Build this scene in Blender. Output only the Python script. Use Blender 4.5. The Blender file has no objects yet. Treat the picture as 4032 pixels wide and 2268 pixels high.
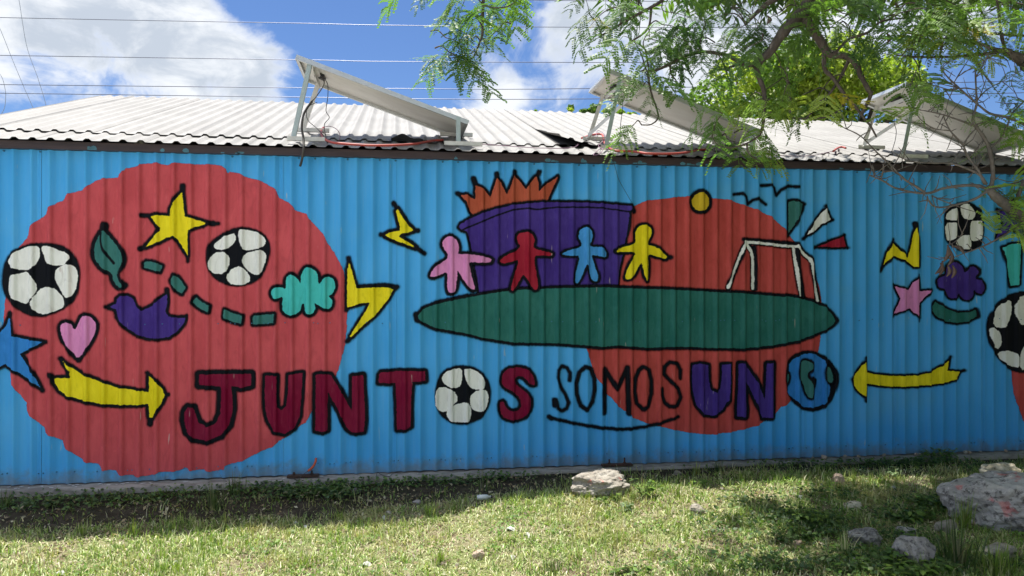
import bpy, bmesh, math, random
import numpy as np
from mathutils import Vector, Matrix, noise as mnoise

random.seed(7)
RNG = np.random.default_rng(11)
scene = bpy.context.scene
COL = scene.collection
R = math.radians

# ------------------------------------------------------------------ camera
F, CU, CV = 3028.0, 2016.0, 1145.0            # focal length and horizon, in photo pixels
TH = math.atan(F / 19960.0)                   # camera turned a little to the right of the wall's normal
CAM = Vector((0.0, -6.46, 1.5))
cam_data = bpy.data.cameras.new('camera')
cam_data.sensor_width = 36.0
cam_data.lens = 36.0 * F / 4032.0
cam_data.shift_y = (CV - 1134.0) / 4032.0
cam_data.clip_start = 0.05
cam_data.clip_end = 3000.0
cam = bpy.data.objects.new('camera', cam_data)
cam.location = CAM
cam.rotation_euler = (R(90), 0, -TH)
COL.objects.link(cam)
scene.camera = cam
FWD = Vector((math.sin(TH), math.cos(TH), 0))
RGT = Vector((math.cos(TH), -math.sin(TH), 0))
UP = Vector((0, 0, 1))

def ray(u, v):
    return FWD + RGT * ((u - CU) / F) + UP * ((CV - v) / F)
def onwall(u, v, y=0.0):
    d = ray(u, v); t = (y - CAM.y) / d.y
    return CAM + d * t
def at(u, v, depth):
    return CAM + ray(u, v) * depth

# ------------------------------------------------------------------ sun and sky
SUN = Vector((-0.13, 0.275, 0.95)).normalized()
sun_data = bpy.data.lights.new('sun', 'SUN')
sun_data.energy = 4.6
sun_data.angle = R(0.55)
sun_data.color = (1.0, 0.95, 0.87)
sun = bpy.data.objects.new('sun', sun_data)
sun.rotation_euler = SUN.to_track_quat('Z', 'Y').to_euler()
sun.location = (0, 0, 30)
COL.objects.link(sun)

world = bpy.data.worlds.new('World')
scene.world = world
world.use_nodes = True
wt = world.node_tree
wt.nodes.clear()

class NT:
    def __init__(s, tree): s.t = tree
    def n(s, typ, **kw):
        nd = s.t.nodes.new(typ)
        for k, v in kw.items(): setattr(nd, k, v)
        return nd
    def link(s, a, b): s.t.links.new(a, b)
    def put(s, sock, v):
        if isinstance(v, bpy.types.NodeSocket): s.t.links.new(v, sock)
        else: sock.default_value = v
    def m(s, op, a, b=0.0, c=None, clamp=False):
        nd = s.n('ShaderNodeMath', operation=op); nd.use_clamp = clamp
        s.put(nd.inputs[0], a); s.put(nd.inputs[1], b)
        if c is not None: s.put(nd.inputs[2], c)
        return nd.outputs[0]
    def vm(s, op, a, b=None):
        nd = s.n('ShaderNodeVectorMath', operation=op)
        s.put(nd.inputs[0], a)
        if b is not None: s.put(nd.inputs[1], b)
        return nd.outputs['Value'] if op in ('DOT_PRODUCT', 'LENGTH') else nd.outputs[0]
    def mix(s, f, a, b, blend='MIX'):
        nd = s.n('ShaderNodeMix', data_type='RGBA', blend_type=blend)
        s.put(nd.inputs[0], f)
        for sock, v in ((nd.inputs[6], a), (nd.inputs[7], b)):
            if isinstance(v, tuple) and len(v) == 3: v = (*v, 1)
            s.put(sock, v)
        return nd.outputs[2]
    def ss(s, x, lo, hi, a=0.0, b=1.0):
        nd = s.n('ShaderNodeMapRange', interpolation_type='SMOOTHSTEP')
        s.put(nd.inputs[0], x); nd.inputs[1].default_value = lo; nd.inputs[2].default_value = hi
        nd.inputs[3].default_value = a; nd.inputs[4].default_value = b
        return nd.outputs[0]
    def noise(s, vec, scale, detail=4.0, rough=0.55, dist=0.0, color=False):
        nd = s.n('ShaderNodeTexNoise')
        if vec is not None: s.put(nd.inputs['Vector'], vec)
        nd.inputs['Scale'].default_value = scale; nd.inputs['Detail'].default_value = detail
        nd.inputs['Roughness'].default_value = rough; nd.inputs['Distortion'].default_value = dist
        return nd.outputs[1 if color else 0]
    def scalev(s, vec, sc):
        nd = s.n('ShaderNodeVectorMath', operation='MULTIPLY')
        s.put(nd.inputs[0], vec); nd.inputs[1].default_value = sc
        return nd.outputs[0]
    def pos(s): return s.n('ShaderNodeNewGeometry').outputs['Position']
    def attr(s, name, out='Fac'):
        nd = s.n('ShaderNodeAttribute'); nd.attribute_name = name
        return nd.outputs[out]

w = NT(wt)
sky = w.n('ShaderNodeTexSky', sky_type='NISHITA')
sky.sun_disc = False
sky.sun_elevation = math.asin(SUN.z)
sky.sun_rotation = math.atan2(SUN.x, SUN.y)
sky.altitude = 0.0
sky.air_density = 1.0
sky.dust_density = 0.3
sky.ozone_density = 3.0
gen = w.n('ShaderNodeTexCoord').outputs['Generated']
nrm = w.vm('NORMALIZE', gen)
sep = w.n('ShaderNodeSeparateXYZ'); w.link(nrm, sep.inputs[0])
# clouds: fractal noise on the sky dome, thicker where cloud banks stand
den = w.m('MAXIMUM', sep.outputs[2], 0.0)
den = w.m('ADD', den, 0.10)
inv = w.m('DIVIDE', 1.0, den)
cx = w.m('MULTIPLY', sep.outputs[0], inv); cy = w.m('MULTIPLY', sep.outputs[1], inv)
cmb = w.n('ShaderNodeCombineXYZ'); w.link(cx, cmb.inputs[0]); w.link(cy, cmb.inputs[1])
flat = w.noise(cmb.outputs[0], 0.55, 2.0, 0.5)
fine = w.noise(w.scalev(nrm, (1.0, 1.0, 1.5)), 7.5, 9.0, 0.62, 0.6)
finer = w.noise(nrm, 17.0, 7.0, 0.6, 0.4)
bank = w.ss(flat, 0.36, 0.58, 0.0, 0.85)
for (u, v, rad, amp) in ((250, 170, 12.0, 0.34), (-150, 60, 12.0, 0.34), (560, 60, 7.0, 0.26), (640, 200, 8.0, 0.38), (880, 270, 6.5, 0.36), (1060, 350, 4.5, 0.36),
                         (1880, 420, 4.0, 0.42), (1990, 375, 2.2, 0.26), (2230, 165, 2.4, 0.34), (2260, 30, 2.4, 0.34), (2700, 260, 7.0, 0.36), (3050, 120, 6.0, 0.5),
                         (3700, 230, 5.0, 0.38), (3830, 230, 3.0, 0.25)):
    d = ray(u, v).normalized()
    dt = w.vm('DOT_PRODUCT', nrm, tuple(d))
    g = w.ss(dt, math.cos(R(rad)), 1.0, 0.0, amp)
    bank = w.m('ADD', bank, g)
for (u, v, rad, amp) in ((1500, 60, 15.0, -0.75), (1400, 330, 7.0, -0.5), (2350, 480, 6.0, -0.4), (330, 480, 8.0, -0.45), (880, 130, 1.2, 0.0), (3850, 480, 8.0, -0.4), (2150, 260, 4.0, -0.2)):
    d = ray(u, v).normalized()
    g = w.ss(w.vm('DOT_PRODUCT', nrm, tuple(d)), math.cos(R(rad)), 1.0, 0.0, amp)
    bank = w.m('ADD', bank, g)
wisp = w.m('ADD', w.m('MULTIPLY', w.m('SUBTRACT', fine, 0.5), 3.2), w.m('MULTIPLY', w.m('SUBTRACT', finer, 0.5), 1.5))
dens = w.m('ADD', bank, wisp)
cmask = w.ss(dens, 0.12, 1.05)
shade = w.ss(w.noise(w.scalev(nrm, (1, 1, 1.8)), 11.0, 7.0, 0.6, 0.35), 0.36, 0.62)
dcore = w.ss(dens, 0.5, 1.15)
shade = w.m('MULTIPLY', shade, dcore)
SKYK = 1.0
skycol = w.mix(1.0, sky.outputs[0], (0.32, 0.395, 0.525), 'MULTIPLY')
ccol = w.mix(shade, (4.1, 4.25, 4.45), (2.5, 2.8, 3.25))
# cumulus forward-scatters: clouds near the sun, out of view, brightened to light the wall
nearsun = w.ss(w.vm('DOT_PRODUCT', nrm, tuple(SUN)), 0.60, 0.97, 1.0, 3.8)
vs_ = w.n('ShaderNodeVectorMath', operation='SCALE'); w.link(ccol, vs_.inputs[0]); w.link(nearsun, vs_.inputs[3])
ccol = vs_.outputs[0]
fin = w.mix(cmask, skycol, ccol)
bg = w.n('ShaderNodeBackground'); bg.inputs[1].default_value = 0.12
out = w.n('ShaderNodeOutputWorld')
w.link(fin, bg.inputs[0]); w.link(bg.outputs[0], out.inputs[0])

world.cycles.sampling_method = 'MANUAL'
world.cycles.sample_map_resolution = 512
scene.view_settings.view_transform = 'Standard'
scene.view_settings.look = 'None'
scene.view_settings.exposure = 1.0
scene.view_settings.gamma = 1.0
scene.view_settings.use_curve_mapping = False
scene.cycles.max_bounces = 6
scene.cycles.diffuse_bounces = 3
scene.cycles.adaptive_threshold = 0.02
scene.cycles.transparent_max_bounces = 12
scene.cycles.use_denoising = True
scene.cycles.sample_clamp_indirect = 8.0

# ------------------------------------------------------------------ helpers
def link(o, parent=None):
    COL.objects.link(o)
    if parent is not None: o.parent = parent
    return o
def tag(o, label=None, cat=None, group=None, kind=None):
    if label: o['label'] = label
    if cat: o['category'] = cat
    if group: o['group'] = group
    if kind: o['kind'] = kind
    return o
def empty(name, loc=(0, 0, 0)):
    o = bpy.data.objects.new(name, None); o.empty_display_size = 0.1
    o.location = loc
    return link(o)
def child(o, parent):
    """parent keeping world coordinates (vertices are in world space)"""
    o.parent = parent
    o.matrix_parent_inverse = Matrix.Translation(parent.location).inverted() if parent.type == 'EMPTY' else Matrix()
    return o

class MB:
    """collects verts and faces, builds one mesh object"""
    def __init__(s): s.v = []; s.f = []; s.mi = []
    def add(s, vs, fs, mi=0):
        b = len(s.v); s.v += [tuple(p) for p in vs]
        s.f += [tuple(i + b for i in q) for q in fs]; s.mi += [mi] * len(fs)
    def box(s, lo, hi, M=None, mi=0):
        x0, y0, z0 = lo; x1, y1, z1 = hi
        vs = [Vector(p) for p in ((x0,y0,z0),(x1,y0,z0),(x1,y1,z0),(x0,y1,z0),(x0,y0,z1),(x1,y0,z1),(x1,y1,z1),(x0,y1,z1))]
        if M is not None: vs = [M @ p for p in vs]
        s.add(vs, [(0,3,2,1),(4,5,6,7),(0,1,5,4),(1,2,6,5),(2,3,7,6),(3,0,4,7)], mi)
    def beam(s, a, b, wd, dp, up=(0, 0, 1), mi=0):
        """rectangular bar from a to b; wd across 'side', dp along 'up'"""
        a = Vector(a); b = Vector(b); d = (b - a).normalized(); up = Vector(up)
        sd = d.cross(up).normalized(); upv = sd.cross(d).normalized()
        vs = []
        for p in (a, b):
            for i, j in ((-1,-1),(1,-1),(1,1),(-1,1)): vs.append(p + sd * (i*wd/2) + upv * (j*dp/2))
        s.add(vs, [(0,1,2,3),(7,6,5,4),(0,4,5,1),(1,5,6,2),(2,6,7,3),(3,7,4,0)], mi)
    def angle(s, a, b, wd, up, side, th=0.003, mi=0):
        """L-section bar: one leg along 'up', one along 'side'"""
        a = Vector(a); b = Vector(b); up = Vector(up).normalized(); side = Vector(side).normalized()
        prof = [(0,0),(wd,0),(wd,th),(th,th),(th,wd),(0,wd)]
        vs = [p + side * x + up * y for p in (a, b) for x, y in prof]
        fs = [tuple(range(6)), tuple(range(11, 5, -1))] + [(i, i+6, (i+1) % 6 + 6, (i+1) % 6) for i in range(6)]
        s.add(vs, fs, mi)
    def tube(s, pts, rad, sides=6, mi=0, cap=True):
        pts = [Vector(p) for p in pts]; n = len(pts)
        if n < 2: return
        rad = [rad] * n if not hasattr(rad, '__len__') else list(rad)
        t = (pts[1] - pts[0]).normalized()
        ref = Vector((0, 0, 1)) if abs(t.z) < 0.9 else Vector((1, 0, 0))
        u = t.cross(ref).normalized()
        vs = []
        for i in range(n):
            a = pts[max(i-1, 0)]; b = pts[min(i+1, n-1)]
            tt = b - a
            if tt.length < 1e-9: tt = t
            t = tt.normalized()
            u = (u - t * u.dot(t))
            u = u.normalized() if u.length > 1e-6 else t.orthogonal().normalized()
            w_ = t.cross(u)
            for k in range(sides):
                an = 2 * math.pi * k / sides
                vs.append(pts[i] + (u * math.cos(an) + w_ * math.sin(an)) * rad[i])
        fs = []
        for i in range(n - 1):
            for k in range(sides):
                k2 = (k + 1) % sides
                fs.append((i*sides+k, i*sides+k2, (i+1)*sides+k2, (i+1)*sides+k))
        if cap:
            fs.append(tuple(range(sides-1, -1, -1))); fs.append(tuple((n-1)*sides + k for k in range(sides)))
        s.add(vs, fs, mi)
    def build(s, name, mats, parent=None, smooth=False):
        me = bpy.data.meshes.new(name)
        me.from_pydata(s.v, [], s.f)
        if not isinstance(mats, (list, tuple)): mats = [mats]
        for m_ in mats: me.materials.append(m_)
        if len(mats) > 1: me.polygons.foreach_set('material_index', s.mi)
        if smooth: me.polygons.foreach_set('use_smooth', [True] * len(me.polygons))
        me.update()
        o = bpy.data.objects.new(name, me); COL.objects.link(o)
        if parent is not None: child(o, parent)
        return o

def npmesh(name, V, Fq, mat, parent=None, attrs=None, smooth=False):
    """fast mesh from numpy arrays; Fq is (n,3) or (n,4)"""
    me = bpy.data.meshes.new(name)
    V = np.asarray(V, np.float32); Fq = np.asarray(Fq, np.int32); k = Fq.shape[1]
    me.vertices.add(len(V)); me.vertices.foreach_set('co', V.ravel())
    me.loops.add(Fq.size); me.loops.foreach_set('vertex_index', Fq.ravel())
    me.polygons.add(len(Fq))
    me.polygons.foreach_set('loop_start', np.arange(0, Fq.size, k, dtype=np.int32))
    me.polygons.foreach_set('loop_total', np.full(len(Fq), k, np.int32))
    if smooth: me.polygons.foreach_set('use_smooth', np.ones(len(Fq), bool))
    for m_ in (mat if isinstance(mat, (list, tuple)) else [mat]): me.materials.append(m_)
    for nm, arr in (attrs or {}).items():
        arr = np.asarray(arr, np.float32)
        if arr.ndim == 1:
            a = me.attributes.new(nm, 'FLOAT', 'POINT'); a.data.foreach_set('value', arr)
        else:
            a = me.attributes.new(nm, 'FLOAT_COLOR', 'POINT')
            if arr.shape[1] == 3: arr = np.hstack([arr, np.ones((len(arr), 1), np.float32)])
            a.data.foreach_set('color', arr.ravel())
    me.update(calc_edges=True); me.validate()
    o = bpy.data.objects.new(name, me); COL.objects.link(o)
    if parent is not None: child(o, parent)
    return o

def catmull(pts, n=6):
    pts = [Vector(p) for p in pts]
    if len(pts) < 3: return pts
    P = [pts[0]*2 - pts[1]] + pts + [pts[-1]*2 - pts[-2]]
    o = []
    for i in range(1, len(P) - 2):
        a, b, c, d = P[i-1], P[i], P[i+1], P[i+2]
        for k in range(n):
            t = k / n
            o.append(0.5 * ((2*b) + (c-a)*t + (2*a-5*b+4*c-d)*t*t + (3*b-a-3*c+d)*t**3))
    o.append(pts[-1])
    return o

# ------------------------------------------------------------------ materials
def material(name, col, rough=0.6, metal=0.0, var=None, scale=8.0, stretch=(1, 1, 1), amt=0.5, bump=0.0, bscale=30.0, spec=0.5, detail=5.0):
    m_ = bpy.data.materials.new(name); m_.use_nodes = True
    t = NT(m_.node_tree); b = m_.node_tree.nodes['Principled BSDF']
    b.inputs['Roughness'].default_value = rough; b.inputs['Metallic'].default_value = metal
    b.inputs['Specular IOR Level'].default_value = spec
    b.inputs['Base Color'].default_value = (*col, 1)
    p = t.pos()
    if var is not None:
        nz = t.noise(t.scalev(p, stretch), scale, detail, 0.6)
        fac = t.ss(nz, 0.35, 0.68, 0.0, amt)
        t.link(t.mix(fac, col, var), b.inputs['Base Color'])
    if bump:
        bn = t.n('ShaderNodeBump'); bn.inputs['Strength'].default_value = bump; bn.inputs['Distance'].default_value = 0.01
        t.link(t.noise(p, bscale, 6.0, 0.6), bn.inputs['Height']); t.link(bn.outputs[0], b.inputs['Normal'])
    return m_

ALU = material('aluminium', (0.60, 0.62, 0.62), 0.42, 0.75, (0.45, 0.47, 0.46), 20, amt=0.4)
GALV = material('painted_steel_leg', (0.42, 0.50, 0.50), 0.5, 0.3, (0.34, 0.40, 0.40), 12, amt=0.6)
WSTEEL = material('white_angle_steel', (0.66, 0.66, 0.62), 0.5, 0.1, (0.48, 0.46, 0.42), 14, amt=0.6)
BACKSHEET = material('solar_backsheet', (0.74, 0.73, 0.69), 0.5, 0.0, (0.60, 0.58, 0.53), 3, (1, 2, 1), amt=0.6)
CELLS = material('solar_glass', (0.012, 0.016, 0.035), 0.12)
BLACKP = material('black_plastic', (0.012, 0.012, 0.013), 0.5)
RUBBER = material('grey_cable_sheath', (0.045, 0.04, 0.036), 0.6, 0, (0.10, 0.085, 0.07), 30, amt=0.6)
REDPIPE = material('red_conduit', (0.42, 0.055, 0.04), 0.5, 0, (0.24, 0.04, 0.035), 9, amt=0.7)
ORANGEPIPE = material('orange_conduit', (0.50, 0.085, 0.025), 0.5, 0, (0.32, 0.05, 0.02), 20, amt=0.6)
WIREW = material('pale_thin_wire', (0.35, 0.32, 0.32), 0.5)
WIREP = material('purple_thin_wire', (0.20, 0.10, 0.16), 0.5)
POWER = material('power_line', (0.10, 0.11, 0.16), 0.35, 0.6)
POWERPALE = material('pale_guy_wire', (0.30, 0.33, 0.38), 0.5, 0.2)
RUST = material('rusty_steel', (0.045, 0.028, 0.024), 0.8, 0.2, (0.11, 0.05, 0.03), 25, amt=0.8, bump=0.3)
FASCIA = material('maroon_steel_beam', (0.055, 0.036, 0.040), 0.55, 0.1, (0.028, 0.02, 0.026), 5, (1, 1, 8), amt=0.8)
HOLE = material('black_gap_and_flap', (0.01, 0.009, 0.009), 0.85)
PLAINWALL = material('grey_sheet_wall', (0.35, 0.40, 0.45), 0.6)

# ------------------------------------------------------------------ ground
def sstep(a, b, x):
    t = np.clip((x - a) / (b - a), 0, 1); return t * t * (3 - 2 * t)
def _vnoise(x, y, s, seed=0.0):
    return mnoise.noise(Vector((x * s + seed, y * s - seed * 1.7, seed * 0.31)))
def gh(x, y):
    """ground height: falls away at the left, a low mound in front of the wall at the right"""
    L = np.interp(y, [-9, -4, -2.4, -1.2, -0.65, -0.3, -0.12, 3.0], [-0.30, -0.26, -0.22, -0.18, -0.150, -0.095, -0.055, -0.055])
    Rr = np.interp(y, [-9, -4, -2.4, -1.5, -0.95, -0.65, -0.4, -0.12, 3.0], [-0.28, -0.20, -0.10, -0.025, 0.025, 0.022, -0.03, -0.030, -0.03])
    s_ = float(sstep(-0.9, 2.1, x))
    r2 = float(sstep(3.0, 4.6, x)) * 0.02
    h = L * (1 - s_) + Rr * s_ - r2
    k = float(sstep(9, 30, abs(x - 1) + max(0, -y)))
    if y > 0.1: return float(h)
    am = 0.022 * float(sstep(-0.12, -0.5, y))
    h += am * (_vnoise(x, y, 1.6, 3.1) + 0.6 * _vnoise(x, y, 4.1, 9.2)) 
    return float(h * (1 - k) + (-0.25 + 0.15 * _vnoise(x, y, 0.05, 5.0)) * k)
def onground(u, v):
    d = ray(u, v); lo, hi = 2.0, 12.0
    for i in range(60):
        t = 2.0 + i * 0.12; p = CAM + d * t
        if p.z < gh(p.x, p.y): hi = t; lo = t - 0.12; break
    for i in range(14):
        m_ = (lo + hi) / 2; p = CAM + d * m_
        if p.z < gh(p.x, p.y): hi = m_
        else: lo = m_
    p = CAM + d * hi
    return Vector((p.x, p.y, gh(p.x, p.y)))

gx = np.concatenate([[-400, -200, -90, -45, -25, -14, -9, -7], np.arange(-5.5, 9.01, 0.06), [10, 12, 15, 22, 40, 80, 180, 400]])
gy = np.concatenate([[-400, -200, -100, -50, -30, -20, -13, -9, -7, -5.6], np.arange(-4.6, 0.25, 0.06), [1, 3, 6, 10, 16, 30, 60, 120, 250, 450]])
GV = np.array([(x, y, gh(x, y)) for y in gy for x in gx])
nx_, ny_ = len(gx), len(gy)
ii, jj = np.meshgrid(np.arange(nx_ - 1), np.arange(ny_ - 1))
a_ = (jj * nx_ + ii).ravel()
GF = np.stack([a_, a_ + 1, a_ + 1 + nx_, a_ + nx_], 1)
def ground_material():
    m_ = bpy.data.materials.new('soil_and_turf'); m_.use_nodes = True
    t = NT(m_.node_tree); b = m_.node_tree.nodes['Principled BSDF']
    p = t.pos()
    n1 = t.noise(p, 2.2, 6.0, 0.6); n2 = t.noise(p, 14.0, 6.0, 0.65); n3 = t.noise(p, 60.0, 5.0, 0.7)
    c = t.mix(t.ss(n2, 0.35, 0.7), (0.17, 0.145, 0.09), (0.30, 0.26, 0.17))
    c = t.mix(t.ss(n1, 0.42, 0.60, 0.0, 0.75), c, (0.15, 0.19, 0.055))
    c = t.mix(t.ss(t.noise(p, 3.3, 5.0, 0.65), 0.54, 0.62, 0.0, 0.8), c, (0.125, 0.088, 0.058))
    c = t.mix(t.ss(n3, 0.5, 0.72, 0.0, 0.8), c, (0.46, 0.42, 0.29))
    c = t.mix(t.ss(n3, 0.45, 0.28, 0.0, 0.7), c, (0.035, 0.032, 0.018))
    # bare earth along the wall, darkened to paint in the building's shade
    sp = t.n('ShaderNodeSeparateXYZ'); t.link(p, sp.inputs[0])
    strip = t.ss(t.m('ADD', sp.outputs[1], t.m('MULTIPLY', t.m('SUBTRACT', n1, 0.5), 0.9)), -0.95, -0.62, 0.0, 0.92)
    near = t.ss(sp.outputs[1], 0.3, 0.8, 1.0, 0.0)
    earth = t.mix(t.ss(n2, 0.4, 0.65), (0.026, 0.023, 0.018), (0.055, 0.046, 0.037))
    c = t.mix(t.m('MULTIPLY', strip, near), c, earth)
    # pale ground added behind the viewer to bounce light onto the wall
    bounce_mask = t.ss(t.m('ADD', sp.outputs[1], t.m('MULTIPLY', n1, 1.2)), -2.5, -3.3, 0.0, 0.95)
    bounce_mask = t.m('MULTIPLY', bounce_mask, t.ss(t.m('ADD', sp.outputs[0], t.m('MULTIPLY', n1, 2.0)), 5.5, 2.5))
    c = t.mix(bounce_mask, c, t.mix(n2, (0.50, 0.47, 0.41), (0.64, 0.61, 0.55)))
    t.link(c, b.inputs['Base Color'])
    b.inputs['Roughness'].default_value = 0.95; b.inputs['Specular IOR Level'].default_value = 0.1
    bn = t.n('ShaderNodeBump'); bn.inputs['Strength'].default_value = 0.9; bn.inputs['Distance'].default_value = 0.03
    t.link(t.m('ADD', n2, t.m('MULTIPLY', n3, 0.5)), bn.inputs['Height']); t.link(bn.outputs[0], b.inputs['Normal'])
    return m_
SOIL = ground_material()
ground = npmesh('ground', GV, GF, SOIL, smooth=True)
tag(ground, kind='structure')

# ------------------------------------------------------------------ the metal building
PITCH, PH = 0.12992, -2.90543            # rib spacing and the right edge of a rib's top, along the wall
RT, RS, RH = 0.018, 0.0185, 0.0235         # rib top width, slope width, height
XL, XR = -3.52, 8.9
WT = 2.615                               # wall top
ALPHA = R(17.9)
EY, EZ = -0.115, 2.655                   # eave line of the roof sheets
RT_LEN = 4.06                            # slope length eave to ridge

def breaks(x0, x1):
    """break points of the trapezoid profile between x0 and x1"""
    o = set([x0, x1]); n0 = int(math.floor((x0 - PH) / PITCH)) - 1
    n1 = int(math.ceil((x1 - PH) / PITCH)) + 1
    for n in range(n0, n1 + 1):
        r = PH + n * PITCH
        for q in (r - RT - RS, r - RT, r, r + RS):
            if x0 < q < x1: o.add(q)
    return np.array(sorted(o))
def prof(x):
    """rib height (0 on the flats, RH on rib tops)"""
    x = np.asarray(x, float)
    q = (x - PH) % PITCH                  # 0 at the right edge of a rib top
    h = np.zeros_like(x)
    h = np.where(q < RS, RH * (1 - q / RS), h)
    h = np.where(q > PITCH - RT, RH, h)
    m_ = (q > PITCH - RT - RS) & (q <= PITCH - RT)
    return np.where(m_, RH * (q - (PITCH - RT - RS)) / RS, h)

def wall_paint():
    m_ = bpy.data.materials.new('blue_wall_paint'); m_.use_nodes = True
    t = NT(m_.node_tree); b = m_.node_tree.nodes['Principled BSDF']
    p = t.pos()
    n1 = t.noise(t.scalev(p, (1.2, 1, 0.5)), 2.6, 5.0, 0.55)
    gate0 = t.noise(p, 1.7, 3.0, 0.5)
    st = t.noise(t.scalev(p, (1, 1, 0.05)), 55.0, 4.0, 0.65)
    c = t.mix(t.ss(n1, 0.3, 0.72), (0.056, 0.365, 0.785), (0.080, 0.420, 0.850))
    c = t.mix(t.ss(st, 0.45, 0.8, 0.0, 0.22), c, (0.20, 0.46, 0.70))
    fade = t.noise(t.scalev(p, (0.8, 1, 1.3)), 0.9, 4.0, 0.6)
    c = t.mix(t.ss(fade, 0.52, 0.72, 0.0, 0.38), c, (0.13, 0.42, 0.66))
    run = t.noise(t.scalev(p, (1, 1, 0.02)), 23.0, 3.0, 0.6)
    c = t.mix(t.m('MULTIPLY', t.ss(run, 0.60, 0.74), t.ss(gate0, 0.42, 0.62, 0.0, 0.16)), c, (0.055, 0.20, 0.36))
    # scratches where the paint has come off, short and vertical
    sc = t.noise(t.scalev(p, (1, 1, 0.11)), 42.0, 2.0, 0.4)
    gate = t.noise(p, 3.1, 2.0, 0.5)
    sf = t.m('MULTIPLY', t.ss(sc, 0.715, 0.755), t.ss(gate, 0.46, 0.60, 0.0, 0.75))
    c = t.mix(sf, c, (0.42, 0.52, 0.55))
    # splash dirt just above the ledge
    sp = t.n('ShaderNodeSeparateXYZ'); t.link(p, sp.inputs[0])
    dirt = t.m('MULTIPLY', t.ss(t.m('ADD', sp.outputs[2], t.m('MULTIPLY', t.noise(p, 9.0, 5.0, 0.7), -0.30)), 0.0, -0.17), 0.7)
    c = t.mix(dirt, c, (0.17, 0.19, 0.19))
    t.link(c, b.inputs['Base Color'])
    b.inputs['Roughness'].default_value = 0.55; b.inputs['Specular IOR Level'].default_value = 0.14
    bn = t.n('ShaderNodeBump'); bn.inputs['Strength'].default_value = 0.25; bn.inputs['Distance'].default_value = 0.004
    t.link(t.noise(t.scalev(p, (1, 1, 0.3)), 18.0, 3.0, 0.5), bn.inputs['Height']); t.link(bn.outputs[0], b.inputs['Normal'])
    return m_
BLUE = wall_paint()

def roof_paint():
    m_ = bpy.data.materials.new('white_roof_sheet'); m_.use_nodes = True
    t = NT(m_.node_tree); b = m_.node_tree.nodes['Principled BSDF']
    p = t.pos()
    n1 = t.noise(p, 2.2, 6.0, 0.6); n2 = t.noise(t.scalev(p, (3, 0.6, 1)), 7.0, 6.0, 0.7); n3 = t.noise(p, 22.0, 6.0, 0.7)
    c = t.mix(t.ss(n1, 0.35, 0.7), (0.185, 0.179, 0.168), (0.235, 0.228, 0.216))
    c = t.mix(t.ss(n2, 0.55, 0.78, 0.0, 0.5), c, (0.20, 0.185, 0.165))
    sp = t.n('ShaderNodeSeparateXYZ'); t.link(p, sp.inputs[0])
    eave = t.ss(sp.outputs[1], 0.32, -0.05)
    # leaf litter and soot that has gathered on the lowest sheets
    grime = t.m('MULTIPLY', eave, t.ss(t.m('ADD', n3, t.m('MULTIPLY', n1, 0.5)), 0.80, 0.96, 0.0, 0.75))
    c = t.mix(grime, c, (0.10, 0.085, 0.075))
    t.link(c, b.inputs['Base Color'])
    b.inputs['Roughness'].default_value = 0.55
    return m_
ROOFM = roof_paint()

building = empty('metal_building', (2.5, 0, 0))
tag(building, 'long blue corrugated metal building with painted mural and white sheet roof', 'building')

# wall sheets, seven ribs each, every one lapping over the next
seams = [XL]
sx = PH + 16 * PITCH - 0.075
while sx > XL + 0.3: sx -= 7 * PITCH
while sx < XR - 0.2:
    if sx > XL + 0.2: seams.append(sx)
    sx += 7 * PITCH
seams.append(XR)
for k in range(len(seams) - 1):
    a, b2 = seams[k], seams[k + 1]
    xs = sorted(set(list(breaks(a, b2)) + [b2 - 0.013, b2 - 0.0125]))
    zs = [0.0, 0.35, 0.9, 1.5, 2.1, WT]
    V = []; Fq = []
    wob = random.uniform(-0.004, 0.004)
    for z in zs:
        for x in xs:
            lip = 0.0038 if x > b2 - 0.0128 else 0.0
            V.append((x, -float(prof(x)) - lip, z + (wob if z == 0 else 0)))
    n = len(xs)
    # folded return at the lapped edge
    for j in range(len(zs) - 1):
        for i in range(n - 1):
            Fq.append((j*n+i, j*n+i+1, (j+1)*n+i+1, (j+1)*n+i))
    npmesh('wall_sheet', V, Fq, BLUE, building)

# other walls (never seen from here, but the building is closed)
ZR = EZ + RT_LEN * math.sin(ALPHA); YR = EY + RT_LEN * math.cos(ALPHA)
for x, nm in ((XL, 'gable_wall'), (XR, 'gable_wall')):
    mb = MB(); y1 = 2 * YR - EY - 0.12
    o = -0.06 if x < 0 else 0.0
    mb.add([(x+o, 0.001, -0.05), (x+o, y1, -0.05), (x+o, y1, WT), (x+o, YR, ZR - 0.07), (x+o, 0.001, WT),
            (x+o+0.06, 0.001, -0.05), (x+o+0.06, y1, -0.05), (x+o+0.06, y1, WT), (x+o+0.06, YR, ZR - 0.07), (x+o+0.06, 0.001, WT)],
           [(0,1,2,3,4), (9,8,7,6,5), (0,5,6,1), (1,6,7,2), (2,7,8,3), (3,8,9,4), (4,9,5,0)])
    mb.build(nm, PLAINWALL, building)
mb = MB(); mb.box((XL, 2*YR - EY - 0.12, -0.05), (XR, 2*YR - EY - 0.06, WT)); mb.build('back_wall', PLAINWALL, building)

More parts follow.
